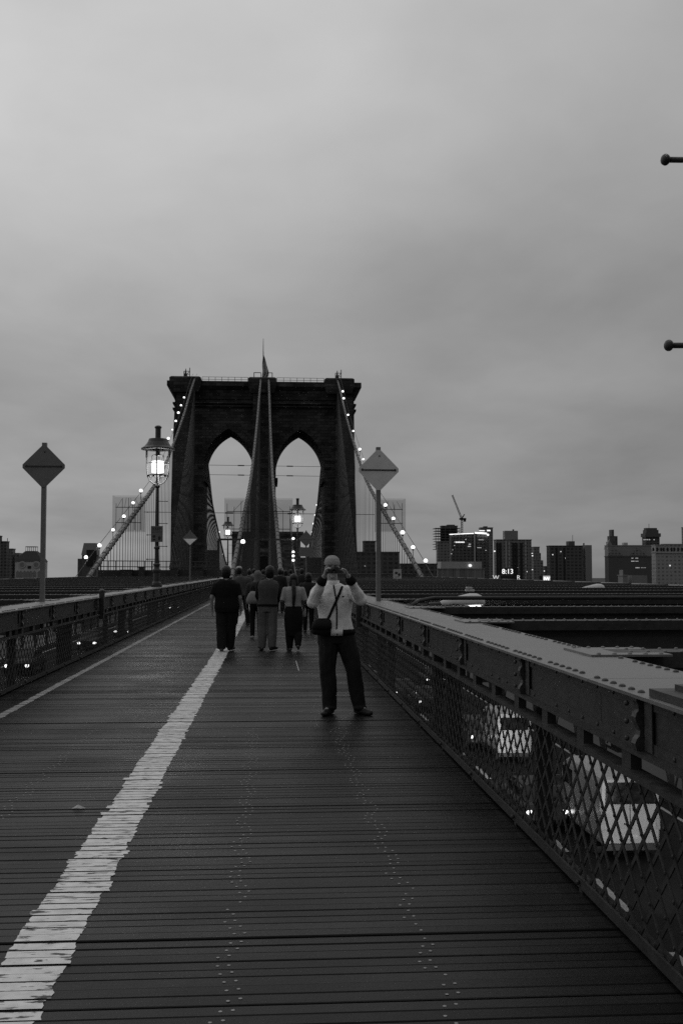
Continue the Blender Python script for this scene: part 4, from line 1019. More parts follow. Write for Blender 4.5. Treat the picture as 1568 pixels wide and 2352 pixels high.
# low pale podium
t, w, h, lc = bldg('podium_building', 1000, 1112, 1308, yb - 250, 'low pale louvred building at the foot of the skyline', facade_mat('louvred_wall', .2, .12, 1.6, 30, .3))
part(t, PLAINL, 'upper_wall', 1007, 1106, 1290, 1308, yb - 250, .5, 20)
m = MB(); m.ell(P(1079, 1299, yb - 251) - t.location, (1.5, .5, 1.2), 10, 8); m.build('wall_lamp', GLOW, t)
# big balcony block
t, w, h, lc = bldg('apartment_block', 1133, 1219.5, 1241, yb - 50, 'broad dark apartment block with stacked balconies and a pale roof house', FC_M, lit=[(1135, 1266, 3.5, 3), (1187.5, 1303.5, 2, 2), (1209, 1313, 2, 2)])
part(t, PLAINM, 'roof_house', 1154, 1189, 1219, 1240, yb - 50, 1, 11); part(t, PLAIND, 'mast', 1179.3, 1180.2, 1215, 1219, yb - 50, 8, 9)
for px in (1139, 1146, 1176, 1183, 1194): part(t, BAL, 'balcony_column', px, px + 4.2, 1247, 1335, yb - 50, -1.2, .2)
for px in (1160, 1167, 1205): part(t, FC_L, 'pale_bay', px, px + 2.5, 1242, 1335, yb - 50, -.9, .2)
t, w, h, lc = bldg('stepped_tower', 1219.5, 1238, 1257.5, yb + 100, 'stepped grey tower with a row of bright windows', FC_M, lit=[(1222, 1276.5, 3, 2.4), (1228, 1277, 2.4, 2), (1233.5, 1277, 3, 2.6), (1221, 1271, 3.4, 1.4), (1233, 1272, 2, 1.4), (1222, 1308.5, 3, 1.5), (1227, 1308.5, 3, 1.5)])
part(t, FC_M, 'lower_step', 1219.5, 1245, 1287, 1340, yb + 100, -3, 8); part(t, FC_M, 'middle_step', 1219.5, 1240.5, 1270, 1340, yb + 100, -1.5, 9)
bldg('low_house', 1245, 1258, 1302, yb + 150, 'small dark low block in the gap beside the square tower', FC_D, lit=[(1249, 1311.5, 2, 2)])
# watch sign, clock and lit panel
yS = 700
t = thing('rooftop_sign', 'glowing rooftop sign with a W and an R either side of a dark tank', 'sign', P(1164, 1345, yS))
for (s_, px) in (('W', 1138), ('R', 1190)):
    q = P(px, 1327, yS) - t.location; text_mesh('letter', s_, 4.2, emit('sign_letter_glow', .55), t, q, .15)
m = MB(); a, b_ = P(1130, 1334, yS + .5) - t.location, P(1196, 1332.5, yS + .5) - t.location; m.bb((a.x, .3, a.z), (b_.x, .6, b_.z)); m.bb((a.x + 1, .3, a.z - 6), (a.x + 1.4, .6, a.z - .01)); m.bb((b_.x - 1.4, .3, a.z - 6), (b_.x - 1, .6, a.z - .01)); m.build('sign_frame', BAL, t)
t = thing('digital_clock', 'rooftop digital clock glowing 8:13 on a dark tank house', 'clock', P(1165, 1345, yS - 5))
text_mesh('clock_digits', '8:13', 4.6, emit('clock_glow', 1.1), t, P(1165, 1313, yS - 6) - t.location, .15)
m = MB(); a, b_ = P(1149, 1345, yS - 5) - t.location, P(1182, 1321, yS - 5) - t.location; m.bb((a.x, 0, a.z), (b_.x, 8, b_.z)); m.build('tank_house', BAL, t)
m = MB(); a, b_ = P(1152, 1320.9, yS - 5) - t.location, P(1178, 1304, yS - 5) - t.location; m.bb((a.x, .1, a.z), (b_.x, .6, b_.z)); m.build('clock_board', BAL, t)
t = thing('lit_panel_sign', 'bright square lit panel lettered JW at the foot of the dark twin block', 'sign', P(1254.5, 1336, yS))
m = MB(); a, b_ = P(1246.5, 1335.5, yS) - t.location, P(1262.5, 1322.5, yS) - t.location; m.bb((a.x, 0, a.z), (b_.x, .5, b_.z)); m.build('light_box', emit('panel_glow', .3), t)
text_mesh('lettering', 'JW', 3.2, emit('panel_letter_glow', 1.0), t, P(1254.5, 1330, yS) - t.location + Vector((0, -.15, 0)), .1)
m = MB(); m.bb((a.x - 2.6, .1, a.z), (a.x - .05, .5, b_.z)); m.build('dark_frame', BAL, t)
# dark twin block
t, w, h, lc = bldg('apartment_block', 1254, 1337, 1255, yb - 80, 'plain dark apartment block with a paler side face and small roof house', FC_D, lit=[(1296.5, 1282, 2, 2.6), (1268.5, 1274, 2, 2), (1287, 1267, 1.6, 2)])
part(t, PLAINM, 'side_face', 1336.6, 1358, 1252, 1345, yb - 80, .2, 30); part(t, PLAIND, 'roof_house', 1299, 1319.5, 1243, 1255, yb - 80, 1, 11); part(t, PLAIND, 'vent_stack', 1338, 1343, 1247, 1252, yb - 80, 3, 8)
for px in (1276.5, 1294): part(t, BAL, 'recess', px, px + 2.5, 1258, 1345, yb - 80, -.5, .2)
m = MB(); m.cyl(P(1314, 1243, yb - 75) - t.location, P(1314, 1229, yb - 75) - t.location, .25, n=5); m.build('antenna', PLAIND, t)
# right-hand cluster
t, w, h, lc = bldg('gothic_tower', 1387.5, 1417, 1258, yb + 60, 'dark stepped tower with a peaked gable', FC_D, lit=[(1400, 1252.5, 3, 1.6)])
for (a, b_, p0, p1) in ((1391, 1414.5, 1244, 1258), (1393.5, 1413, 1231, 1244), (1397.5, 1409.5, 1216.5, 1231)): part(t, PLAIND, 'setback', a, b_, p0, p1, yb + 60, 1, 11)
part(t, PLAIND, 'side_turret', 1413.5, 1417.5, 1231, 1258, yb + 60, 4, 10)
m = MB(); a = [P(1388, 1262, yb + 58), P(1410, 1262, yb + 58), P(1398, 1240, yb + 58)]; m.prism([(q.x - t.location.x, q.z + 45) for q in a], -3, 2); m.build('gable', PLAINM, t)
t, w, h, lc = bldg('warehouse_block', 1387.5, 1495, 1254, yb, 'long pale gabled block behind a dark flat building', PLAINM)
for (a, b_, c) in ((1393, 1421, 1407), (1445, 1476, 1460)):
    m = MB(); q = [P(a, 1276, yb), P(b_ + 8, 1276, yb), P(c, 1258, yb)]; m.prism([(v.x - t.location.x, v.z + 45) for v in q], -1.5, .3); m.build('gable', FC_M, t)
part(t, PLAINL, 'roof_plant', 1427, 1444, 1246, 1253, yb, 5, 12)
for k in range(4): part(t, BAL, 'window', 1405 + k * 3, 1406.5 + k * 3, 1273.6, 1277, yb, -.4, .1)
t, w, h, lc = bldg('flat_dark_block', 1387.5, 1494.5, 1279, yb - 120, 'dark flat-roofed block with a few lit windows below the gables', PLAIND, lit=[(1450 + i * 2.2, 1282, 1.3, 1.8) for i in range(2)] + [(1459 + i * 2.2, 1282, 1.3, 1.6) for i in range(3)] + [(1449.5 + i * 2.6, 1289, 1.6, 2) for i in range(3)] + [(1459 + i * 2.4, 1289, 1.4, 1.6) for i in range(3)] + [(1459.5 + i * 3.3, 1304, 2, 2) for i in range(3)] + [(1472 + i * 3, 1304, 1.2, 1.2) for i in range(4)], lm=GLOW2)
t, w, h, lc = bldg('low_pale_house', 1418, 1440, 1323, yb - 300, 'low pale stepped house in front of the dark flat block', PLAINM)
part(t, PLAINM, 'turret', 1421, 1431, 1309, 1323, yb - 300, 1, 10); part(t, PLAINM, 'wing', 1440, 1487, 1322, 1345, yb - 300, 2, 12)
t, w, h, lc = bldg('cornice_tower', 1473, 1513.5, 1232, yb + 90, 'tower with a flaring cornice and lit windows beside the frame edge block', FC_D, lit=[(1478 + i * 4.2, 1239.6, 2.2, 2) for i in range(4)] + [(1501, 1239.6, 2.2, 2)], lm=GLOW2)
part(t, PLAIND, 'cornice_band', 1471.5, 1515, 1225, 1233, yb + 90, -2, 14); part(t, PLAIND, 'upper_storey', 1475, 1511, 1217, 1225, yb + 90, 0, 12); part(t, PLAIND, 'crown', 1477, 1509, 1212.5, 1217, yb + 90, 2, 10)
m = MB(); m.cyl(P(1489, 1213, yb + 95) - t.location, P(1489, 1203, yb + 95) - t.location, .3, n=5); m.build('antenna', PLAIND, t)
t, w, h, lc = bldg('arcaded_block', 1494.5, 1640, 1253, yb - 60, 'wide pale block with a row of arched top windows at the frame edge', FC_L, lit=[(1537.5, 1299, 2, 3)])
for k in range(14):
    px = 1497 + k * 8 + (k % 3); m = MB(); a, b_ = P(px, 1266, yb - 60), P(px + 3.6, 1257, yb - 60); xm2 = (a.x + b_.x) / 2 - t.location.x; hw = (b_.x - a.x) / 2
    m.prism([(xm2 - hw, a.z + 45), (xm2 + hw, a.z + 45), (xm2 + hw, b_.z + 44), (xm2, b_.z + 45), (xm2 - hw, b_.z + 44)], -.5, .2); m.build('arched_window', BAL, t)
part(t, PLAINL, 'cornice_band', 1494.5, 1640, 1268, 1270.5, yb - 60, -1, .3); part(t, PLAIND, 'roof_garden', 1515, 1600, 1249, 1252.5, yb - 60, 4, 12)
bldg('skyline_tower', 1563.5, 1600, 1212, yb + 150, 'tall tower cut by the frame edge', FC_M)
# left cluster
bldg('skyline_tower', -20, 5.5, 1232, yb, 'tall dark tower cut by the frame edge nearest the domed building', FC_D)
t, w, h, lc = bldg('skyline_tower', 3, 22, 1245, yb - 40, 'dark setback tower with a thin roof mast', FC_D); m = MB(); m.cyl(P(18, 1245, yb - 30) - t.location, P(18, 1236, yb - 30) - t.location, .35, n=5); m.build('mast', PLAIND, t)
t, w, h, lc = bldg('grey_block', 21, 36, 1262, yb - 20, 'grey stepped block touching the domed building', FC_M); part(t, FC_M, 'lower_wing', 34, 46, 1270, 1345, yb - 20, -2, 20)
# domed building
SHADE = mat('dusty_glass', .22, .6)
yd = 620
a, b_ = P(35.7, 1290, yd), P(97, 1290, yd); w = b_.x - a.x; h = a.z + 45
t = thing('domed_building', 'pale building with round windows under a dark sloped roof and a railed lookout', 'building', ((a.x + b_.x) / 2, yd, -45))
m = MB(); m.bb((-w / 2, 0, 0), (w / 2, w, h)); m.build('wall', mat('pale_stone', .5, .9, vary=.15, scale=.3), t)
m = MB(); zt2 = P(0, 1265, yd).z + 45; secs = [(w + .6, h + .01), (w * .92, h + 1.5), (w * .72, h + (zt2 - h) * .55), (w * .52, h + (zt2 - h) * .85), (w * .38, zt2)]
for i in range(4): m.frustum((0, w / 2, secs[i][1]), (secs[i][0],) * 2, (0, w / 2, secs[i + 1][1] - .001), (secs[i + 1][0],) * 2)
rf = m.build('roof', mat('slate_roof', .05, .9), t)
m = MB(); zt3 = P(0, 1256, yd).z + 45; hw = w * .185
for i in range(6):
    for j in (0, 1): m.cyl((-hw + 2 * hw * i / 5, w / 2 + (j * 2 - 1) * hw, zt2), (-hw + 2 * hw * i / 5, w / 2 + (j * 2 - 1) * hw, zt3), .12, n=5)
m.bb((-hw - .2, w / 2 - hw - .2, zt3), (hw + .2, w / 2 + hw + .2, zt3 + .4)); m.build('lookout', PLAIND, rf)
for px in (52, 84):
    q = P(px, 1297, yd) - t.location; m = MB(); m.lathe([(2.1, -.5), (2.1, -.05), (1.7, -.05)], (q.x, 0, q.z), 20, 'y'); d = m.build('dormer_surround', mat('pale_stone_trim', .42, .9), t); m = MB(); m.lathe([(1.35, -.56), (1.35, -.1)], (q.x, 0, q.z), 16, 'y'); m.build('round_window', SHADE, d)
for px in (41, 48.5, 57, 64.5, 71.5, 80, 91):
    q = P(px, 1318, yd) - t.location; m = MB(); m.prism([(q.x - .9, q.z - 2), (q.x + .9, q.z - 2), (q.x + .9, q.z + 1), (q.x, q.z + 1.9), (q.x - .9, q.z + 1)], -.2, .3); m.build('arched_window', SHADE, t)
q = P(68, 1303, yd) - t.location; m = MB(); m.bb((q.x - 1, -.2, q.z - .8), (q.x + 1, .2, q.z + .8)); m.build('window', BAL, t)
# shouldered tower by the cable
yl = 560
a, b_ = P(187, 1275, yl), P(224, 1275, yl); w = b_.x - a.x; h = a.z + 45
t = thing('shouldered_tower', 'square grey tower with sloped shoulders where the cable lamps end', 'building', ((a.x + b_.x) / 2, yl, -45))
m = MB(); m.bb((-w / 2 + .4, 0, 0), (w / 2 - .4, w, h)); m.build('shaft', PLAIND, t)
m = MB(); zt2 = P(0, 1245, yl).z + 45; m.frustum((0, w / 2, h + .01), (w, w), (0, w / 2, zt2 - .4), (w * .74, w * .74)); m.build('sloped_top', PLAINM, t)
part(t, BAL, 'dark_recess', 199, 222, 1263, 1300, yl, -.4, .2); part(t, PLAIND, 'side_wing', 176.5, 187, 1283, 1345, yl, 2, 12)
# low blocks seen through the suspender ropes and arches
bldg('riverside_block', 833, 862, 1245, 820, 'dark riverside block behind the ropes beside the pale-backed diamond sign', FC_D)
bldg('riverside_block', 812, 916, 1270, 800, 'long low dark riverside block behind the man in white', FC_D, lit=[(838, 1300, 1.6, 1.6), (866, 1278, 1.5, 1.5)])
bldg('riverside_block', 916, 1003, 1297, 830, 'low dark block where the cable lamps end beside the podium', FC_D)
bldg('riverside_block', 472, 503, 1266, 900, 'dark block inside the arch nearer the tall lantern', FC_D)
bldg('riverside_block', 655, 742, 1283, 900, 'dark low block inside the arch behind the plate-bearing sign', FC_D)

# ================================================================== PEOPLE
TS = bpy.data.scenes.new('workshop')
def remesh(mb, name, mat_, vox, parent, sm=6, fold=0, fscale=9, seed=0):
    me = bpy.data.meshes.new('tmp'); me.from_pydata(mb.v, [], mb.f)
    bm_ = bmesh.new(); bm_.from_mesh(me); bmesh.ops.recalc_face_normals(bm_, faces=bm_.faces); bm_.to_mesh(me); bm_.free()
    o = bpy.data.objects.new('tmp', me); TS.collection.objects.link(o)
    r = o.modifiers.new('r', 'REMESH'); r.mode = 'VOXEL'; r.voxel_size = vox
    s_ = o.modifiers.new('s', 'SMOOTH'); s_.iterations = sm; s_.factor = .5
    TS.view_layers[0].update(); dg = TS.view_layers[0].depsgraph
    nm = bpy.data.meshes.new_from_object(o.evaluated_get(dg)); bpy.data.objects.remove(o); bpy.data.meshes.remove(me)
    nm.name = name; nm.materials.clear(); nm.materials.append(mat_)
    if fold:
        off = Vector((seed * 7.3, seed * 3.1, 0))
        nrm = [v.normal.copy() for v in nm.vertices]
        for v in nm.vertices:
            p = v.co; k = mnoise.noise(Vector((p.x * fscale, p.y * fscale, p.z * fscale * .55)) + off) + .5 * mnoise.noise(Vector((p.x * fscale * 2.3, p.y * fscale * 2.3, p.z * fscale * 1.4)) + off)
            v.co = p + nrm[v.index] * fold * k
    nm.polygons.foreach_set('use_smooth', [True] * len(nm.polygons))
    q = bpy.data.objects.new(name, nm); COL.objects.link(q); q.parent = parent; return q
SKIN = mat('skin', .11, .55, vary=.1, scale=20); SKINL = mat('skin_lightened', .30, .55, vary=.1, scale=20)  # shade is put into the first tone; the second is lightened
def cloth(name, v, vary=.15): return mat(name, v, .9, vary=vary, scale=12, bump=.25, bscale=45, spec=.15)
HAIR = mat('dark_hair', .006, .5, scale=40, bump=.4, bscale=90, stretch=(1, 1, .2))

def hand(mb, wr, d, side, pn, curl=.35, s=1.0):
    """palm and five fingers; d points to the fingertips, pn is the palm normal, side = direction of the thumb"""
    wr, d, side, pn = Vector(wr), Vector(d).normalized(), Vector(side), Vector(pn)
    side = (side - d * side.dot(d)).normalized(); pn = d.cross(side) * (1 if d.cross(side).dot(pn) > 0 else -1)
    mb.tube([wr - d * .02 * s, wr + d * .02 * s], [.025 * s, .027 * s], 8)
    for k in (-.024, -.008, .008, .024): mb.tube([wr + d * .012 * s + side * k * .7 * s, wr + d * .09 * s + side * k * 1.05 * s], [.015 * s, .0125 * s], 8)
    for k, ln in ((.030, .068), (.010, .078), (-.010, .072), (-.029, .056)):
        b0 = wr + d * .085 * s + side * k * s; a1 = curl; a2 = curl * 2.1
        d1 = d * math.cos(a1) + pn * math.sin(a1); d2 = d * math.cos(a2) + pn * math.sin(a2)
        p1 = b0 + d1 * ln * .5 * s; p2 = p1 + d2 * ln * .55 * s
        mb.tube([b0, p1, p2], [.0098 * s, .0092 * s, .0078 * s], 7); mb.ell(p2, .0078 * s, 6, 4)
    t0 = wr + d * .03 * s + side * .026 * s; t1 = t0 + (d * .6 + side * .7 + pn * .25).normalized() * .042 * s; t2 = t1 + (d * .85 + side * .25 + pn * .4).normalized() * .035 * s
    mb.tube([t0, t1, t2], [.0135 * s, .0115 * s, .009 * s], 7); mb.ell(t2, .009 * s, 6, 4)

def figure(label, loc, H=1.75, f=1, J=None, bulk=1.0, top=None, legs=None, shoes=None, hair=None, skin=None, vox=.011, group=None, sleeve=1.0, hem=.9, topd=.018, legr=(.088, .066, .06), skirt=None, seed=0, curl=.4, hands=True, fold=.004, arm_mat=None, cat='person', sm=6):
    s = H / 1.75; skin = skin or SKIN
    t = thing('person', label, cat, loc, group)
    D = dict(head=(0, .015 * f, 1.62), neck=(0, 0, 1.47), shL=(-.180 * bulk, 0, 1.385), shR=(.180 * bulk, 0, 1.385), elL=(-.245 * bulk, -.02 * f, 1.13), elR=(.245 * bulk, -.02 * f, 1.13),
             wrL=(-.255 * bulk, .06 * f, .885), wrR=(.255 * bulk, .06 * f, .885), pel=(0, 0, .94), hipL=(-.09, 0, .92), hipR=(.09, 0, .92), knL=(-.095, .03 * f, .50), knR=(.095, .03 * f, .50),
             anL=(-.095, 0, .085), anR=(.095, 0, .085), toeL=(-.12, .17 * f, .03), toeR=(.12, .17 * f, .03))
    D.update({k: v for k, v in (J or {}).items() if not k.startswith('hand')}); D = {k: Vector(v) * s for k, v in D.items()}
    hd = D['head']; pel = D['pel']; nk = D['neck']
    fwd = Vector((0, f, 0))
    if J and 'face' in J: fwd = Vector(J['face']).normalized()
    def tor(d, z0, z1, wmul=1.0):
        rr = [(.80, .150, .105), (.90, .168, .118), (1.0, .160, .112), (1.09, .152, .108), (1.2, .165, .118), (1.3, .178, .122), (1.38, .176, .110), (1.43, .130, .092), (1.465, .085, .075), (1.50, .066, .064)]
        out = []; zs = [z0] + [r[0] for r in rr if z0 < r[0] < z1] + [z1]
        for z in zs:
            for i in range(len(rr) - 1):
                if rr[i][0] <= z <= rr[i + 1][0]:
                    k = (z - rr[i][0]) / (rr[i + 1][0] - rr[i][0]); a = lin(rr[i][1], rr[i + 1][1], k); b = lin(rr[i][2], rr[i + 1][2], k); break
            else: a, b = rr[0][1:] if z < rr[0][0] else rr[-1][1:]
            q = max(0, min(1, (z * s - pel.z) / (nk.z - pel.z))); c = pel.lerp(nk, q)
            out.append((c.x, c.y, z * s, (a * bulk * wmul + d) * s, (b * (bulk * .6 + .4) * wmul + d) * s))
        return out
    def limb(m, pts, rs, n=10):
        m.tube([D[p] for p in pts], [r * s for r in rs], n)
        for p, r in zip(pts, rs): m.ell(D[p], r * s * .99, n, 7)
    # body, one continuous surface
    m = MB(); m.rings(tor(0, .80, 1.465))
    m.tube([nk - Vector((0, 0, .06 * s)), hd - Vector((0, 0, .06 * s))], [.066 * s, .058 * s], 10)
    for a in 'LR': m.tube([nk - Vector((0, 0, .02 * s)), D['sh' + a]], [.048 * s, .046 * s], 8)
    m.ell(hd + Vector((0, 0, .03 * s)) - fwd * .012 * s, (.076 * s, .094 * s, .092 * s), 16, 12); m.ell(hd + fwd * .02 * s - Vector((0, 0, .045 * s)), (.058 * s, .068 * s, .075 * s), 14, 10)
    sd = Vector((-fwd.y, fwd.x, 0))
    m.ell(hd + fwd * .098 * s - Vector((0, 0, .022 * s)), (.014 * s, .017 * s, .022 * s), 8, 6)
    m.ell(hd + fwd * .075 * s - Vector((0, 0, .066 * s)), (.026 * s, .017 * s, .010 * s), 8, 6)
    m.ell(hd + fwd * .07 * s - Vector((0, 0, .098 * s)), (.024 * s, .02 * s, .02 * s), 8, 6); m.ell(hd + fwd * .078 * s + Vector((0, 0, .02 * s)), (.05 * s, .015 * s, .012 * s), 8, 6)
    for k in (-1, 1): m.ell(hd + sd * .077 * s * k - Vector((0, 0, .012 * s)), (.012 * s, .02 * s, .032 * s), 8, 6)
    for a in 'LR':
        limb(m, ['sh' + a, 'el' + a, 'wr' + a], [.05, .039, .027]); limb(m, ['hip' + a, 'kn' + a, 'an' + a], [.078, .052, .038])
        m.tube([D['an' + a], D['toe' + a]], [.036 * s, .028 * s], 8); m.ell(D['an' + a] - fwd * .03 * s - Vector((0, 0, .04 * s)), .032 * s, 8, 6)
        if hands:
            e, w_ = D['el' + a], D['wr' + a]; d = (w_ - e).normalized(); inward = Vector((1 if a == 'L' else -1, 0, 0))
            hj = (J or {}).get('hand' + a)
            if hj: hand(m, w_, hj[0], hj[1], hj[2], hj[3], s)
            else: hand(m, w_ + d * .01, d, fwd, inward, curl, s)
    remesh(m, 'body', skin, vox, t, 3)
    if top is not None:
        m = MB(); m.rings(tor(topd, hem, 1.465))
        for a in 'LR': m.tube([Vector((nk.x, nk.y, 1.44 * s)), D['sh' + a] - Vector((0, 0, .012 * s))], [(.062 + topd * .3) * s, (.055 + topd * .3) * s], 10)
        for a in 'LR':
            sh, e, w_ = D['sh' + a], D['el' + a], D['wr' + a]
            if sleeve >= 1:
                m.tube([sh, sh.lerp(e, .5), e, e.lerp(w_, .5), e.lerp(w_, .93)], [(.072 + topd * .3) * s, (.064 + topd * .3) * s, (.056 + topd * .3) * s, (.05 + topd * .2) * s, .043 * s], 10); m.ell(e, .056 * s + topd * .3 * s, 10, 7)
            elif sleeve > 0: m.tube([sh, sh.lerp(e, sleeve)], [.066 * s, .068 * s], 10)
            m.ell(sh, (.062 + topd * .35) * s if sleeve else .056 * s, 10, 8)
            if sleeve: m.ell(sh.lerp(nk, .35) - Vector((0, 0, .045 * s)), (.075 * s, .07 * s, .055 * s), 10, 8)
        remesh(m, 'jacket' if sleeve >= 1 else 'shirt', top, vox, t, sm, fold, 9, seed)
    if arm_mat is not None:
        for a in 'LR':
            m = MB(); limb(m, ['sh' + a, 'el' + a, 'wr' + a], [.063, .05, .036]); remesh(m, 'sleeve', arm_mat, vox, t, 4)
    if legs is not None:
        m = MB(); m.rings(tor(.012, .80, 1.02)) if not skirt else m.rings([(pel.x, pel.y, z * s, a * s, b * s) for z, a, b in skirt])
        for a in 'LR':
            h_, k_, a_ = D['hip' + a], D['kn' + a], D['an' + a]
            m.tube([h_, h_.lerp(k_, .5), k_, k_.lerp(a_, .5), a_ - Vector((0, 0, .035 * s))], [legr[0] * s * 1.06, legr[0] * s * .95, legr[1] * s * 1.05, legr[1] * s, legr[2] * s], 10); m.ell(h_, legr[0] * s, 10, 8); m.ell(k_, legr[1] * s * 1.04, 10, 8)
            m.ell(a_ + fwd * .02 * s - Vector((0, 0, .01 * s)), (legr[2] * s * 1.06, legr[2] * s * 1.15, .035 * s), 10, 6)
        remesh(m, 'trousers', legs, vox, t, 5, fold, 8, seed + 3)
    if shoes is not None:
        for a in 'LR':
            an, to = D['an' + a], D['toe' + a]; m = MB(); d = (to - an); d.z = 0; d.normalize(); an0 = Vector((an.x, an.y, max(.03, an.z - .05)))
            hz = an.z - .085 * s
            heel = an - d * .05 * s; heel.z = hz + .035 * s; mid = an + d * .08 * s; mid.z = hz + .04 * s; tip = an + d * .19 * s; tip.z = .03 * s + min(hz, .04)
            m.tube([heel, an.lerp(mid, .5) - Vector((0, 0, .02 * s)), mid, tip], [.042 * s, .048 * s, .044 * s, .034 * s], 10); m.ell(heel, .042 * s, 8, 6); m.ell(tip, (.042 * s, .04 * s, .03 * s), 8, 6)
            for v in range(len(m.v)):
                x, y, z = m.v[v]; m.v[v] = (x, y, max(z, min(.004, hz) + .001 if hz < .03 else z))
            remesh(m, 'shoe', shoes, vox, t, 2)
    if hair:
        m = MB(); back = -fwd
        if hair == 'short':
            m.rings([(hd.x, hd.y - f * k * s, hd.z + z * s, a * s, b * s) for z, a, b, k in ((-.10, .055, .045, .045), (-.06, .080, .07, .038), (0, .090, .092, .028), (.05, .091, .10, .02), (.09, .08, .09, .015), (.12, .052, .06, .012), (.132, .02, .025, .012))], 22, 2)
        elif hair == 'afro':
            m.rings([(hd.x, hd.y - f * k * s, hd.z + z * s, a * s, b * s) for z, a, b, k in ((-.125, .055, .04, .045), (-.10, .078, .06, .042), (-.05, .096, .085, .034), (0, .103, .105, .026), (.05, .104, .112, .018), (.09, .093, .102, .014), (.125, .066, .072, .012), (.145, .025, .03, .012))], 22, 2)
        elif hair == 'bob':
            m.ell(hd + Vector((0, 0, .035 * s)) + back * .018 * s, (.098 * s, .108 * s, .10 * s), 16, 12); m.rings([(hd.x, hd.y - f * .03, hd.z - .19 * s, .085 * s, .05 * s), (hd.x, hd.y - f * .035, hd.z - .08 * s, .105 * s, .07 * s), (hd.x, hd.y - f * .03, hd.z + .03 * s, .098 * s, .08 * s)])
        elif hair == 'ponytail':
            m.ell(hd + Vector((0, 0, .035 * s)) + back * .018 * s, (.096 * s, .108 * s, .10 * s), 16, 12)
            m.rings([(hd.x, hd.y - f * .035, hd.z - .2 * s, .10 * s, .05 * s), (hd.x, hd.y - f * .035, hd.z - .08 * s, .105 * s, .07 * s), (hd.x, hd.y - f * .03, hd.z + .03 * s, .096 * s, .08 * s)])
            m.tube([hd + back * .085 * s - Vector((0, 0, .03 * s)), hd + back * .14 * s - Vector((0, 0, .18 * s)), hd + back * .17 * s - Vector((-.005, 0, .36 * s)), hd + back * .165 * s - Vector((.006, 0, .54 * s)), hd + back * .15 * s - Vector((0, 0, .66 * s))], [.045 * s, .05 * s, .046 * s, .036 * s, .012 * s], 10)
        remesh(m, 'hair', HAIR, min(vox, .012), t, 3, .003, 40, seed)
    return t, D, s

# --- the man taking a picture, facing us
p0 = G(778, 1640); gx, gy_ = p0.x, p0.y
JM = dict(head=(-.078, -.03, 1.655), neck=(-.072, 0, 1.475), shL=(-.235, -.02, 1.395), shR=(.10, -.02, 1.40), elL=(-.305, -.19, 1.27), elR=(.24, -.16, 1.30), wrL=(-.192, -.375, 1.555), wrR=(.085, -.37, 1.56),
          pel=(-.03, 0, .93), hipL=(-.125, 0, .90), hipR=(.06, 0, .90), knL=(-.128, -.03, .49), knR=(.165, -.02, .49), anL=(-.105, 0, .085), anR=(.235, 0, .085), toeL=(-.17, -.16, .03), toeR=(.32, -.14, .03),
          handL=((.25, -.05, .95), (0, 1, 0), (1, 0, -.2), .75), handR=((-.45, -.08, .85), (0, 1, 0), (-1, 0, -.4), .7))
JKT = cloth('white_jacket', .85, .1)
BLK = cloth('black_cloth', .014); NAVY = cloth('dark_denim', .022)
man, MD, ms = figure('man in white zipped jacket and pale knit cap facing us, raising a camera', (gx, gy_, 0), 1.75, -1, JM, 1.0, JKT, NAVY, mat('dark_shoe', .02, .5), None, SKINL, .0065, None, 1.0, .93, .036, (.116, .088, .073), None, 2, fold=.013, sm=8)
hd = MD['head']
m = MB(); m.rings([(hd.x, hd.y + .012, hd.z + .035, .090, .106), (hd.x, hd.y + .012, hd.z + .07, .0905, .107), (hd.x, hd.y + .014, hd.z + .11, .078, .094), (hd.x, hd.y + .016, hd.z + .138, .048, .06), (hd.x, hd.y + .016, hd.z + .146, .015, .02)], 24, 2)
remesh(m, 'knit_cap', mat('pale_knit', .36, .95, scale=60, bump=.6, bscale=140, vary=.15), .006, man, 3)
for k in (-1, 1):
    m = MB(); m.ell((hd.x + k * .031, hd.y - .086, hd.z + .003), (.014, .009, .009), 10, 8); m.build('eye', mat('eye', .05, .2), man, smooth=True)
    m = MB(); m.tube([(hd.x + k * .014, hd.y - .097, hd.z + .026), (hd.x + k * .05, hd.y - .085, hd.z + .024)], .005, 6); m.build('eyebrow', HAIR, man)
for a in 'LR':      # black cuffs
    e, w_ = MD['el' + a], MD['wr' + a]; m = MB(); m.tube([e.lerp(w_, .76), e.lerp(w_, .88), e.lerp(w_, 1.0)], [.058, .054, .044], 14); m.build('cuff', BLK, man, smooth=True)
m = MB()            # black side panels of the hem, pale middle
def hemring(z, a, b, t0, t1, n=14):
    return [(-.035 + a * math.cos(t0 + (t1 - t0) * i / n), b * math.sin(t0 + (t1 - t0) * i / n), z) for i in range(n + 1)]
for (t0, t1) in ((R(-72), R(105)), (R(105), R(-108 + 360))):
    A0, A1 = hemring(.905, .207, .158, t0, t1), hemring(.962, .217, .166, t0, t1); n = len(A0)
    m.add(A0 + A1, [(i, i + 1, i + 1 + n, i + n) for i in range(n - 1)])
hb = m.build('waistband', BLK, man, smooth=True); md = hb.modifiers.new('t', 'SOLIDIFY'); md.thickness = .016; md.offset = 0
m = MB()
for (t0, t1) in ((R(-108), R(-72)),):
    A0, A1 = hemring(.895, .207, .158, t0, t1), hemring(.965, .217, .166, t0, t1); n = len(A0)
    m.add(A0 + A1, [(i, i + 1, i + 1 + n, i + n) for i in range(n - 1)])
hb = m.build('waistband_front', JKT, man, smooth=True); md = hb.modifiers.new('t', 'SOLIDIFY'); md.thickness = .018; md.offset = 0
m = MB()            # zip with a soft curve, laid on the front of the jacket
jk = [c for c in man.children if c.name.startswith('jacket')][0]
def onfront(x, z, out=.003):
    ok, hit, nrm, _ = jk.ray_cast((x, -1.0, z), (0, 1, 0)); return Vector((x, (hit.y if ok else -.16) - out, z))
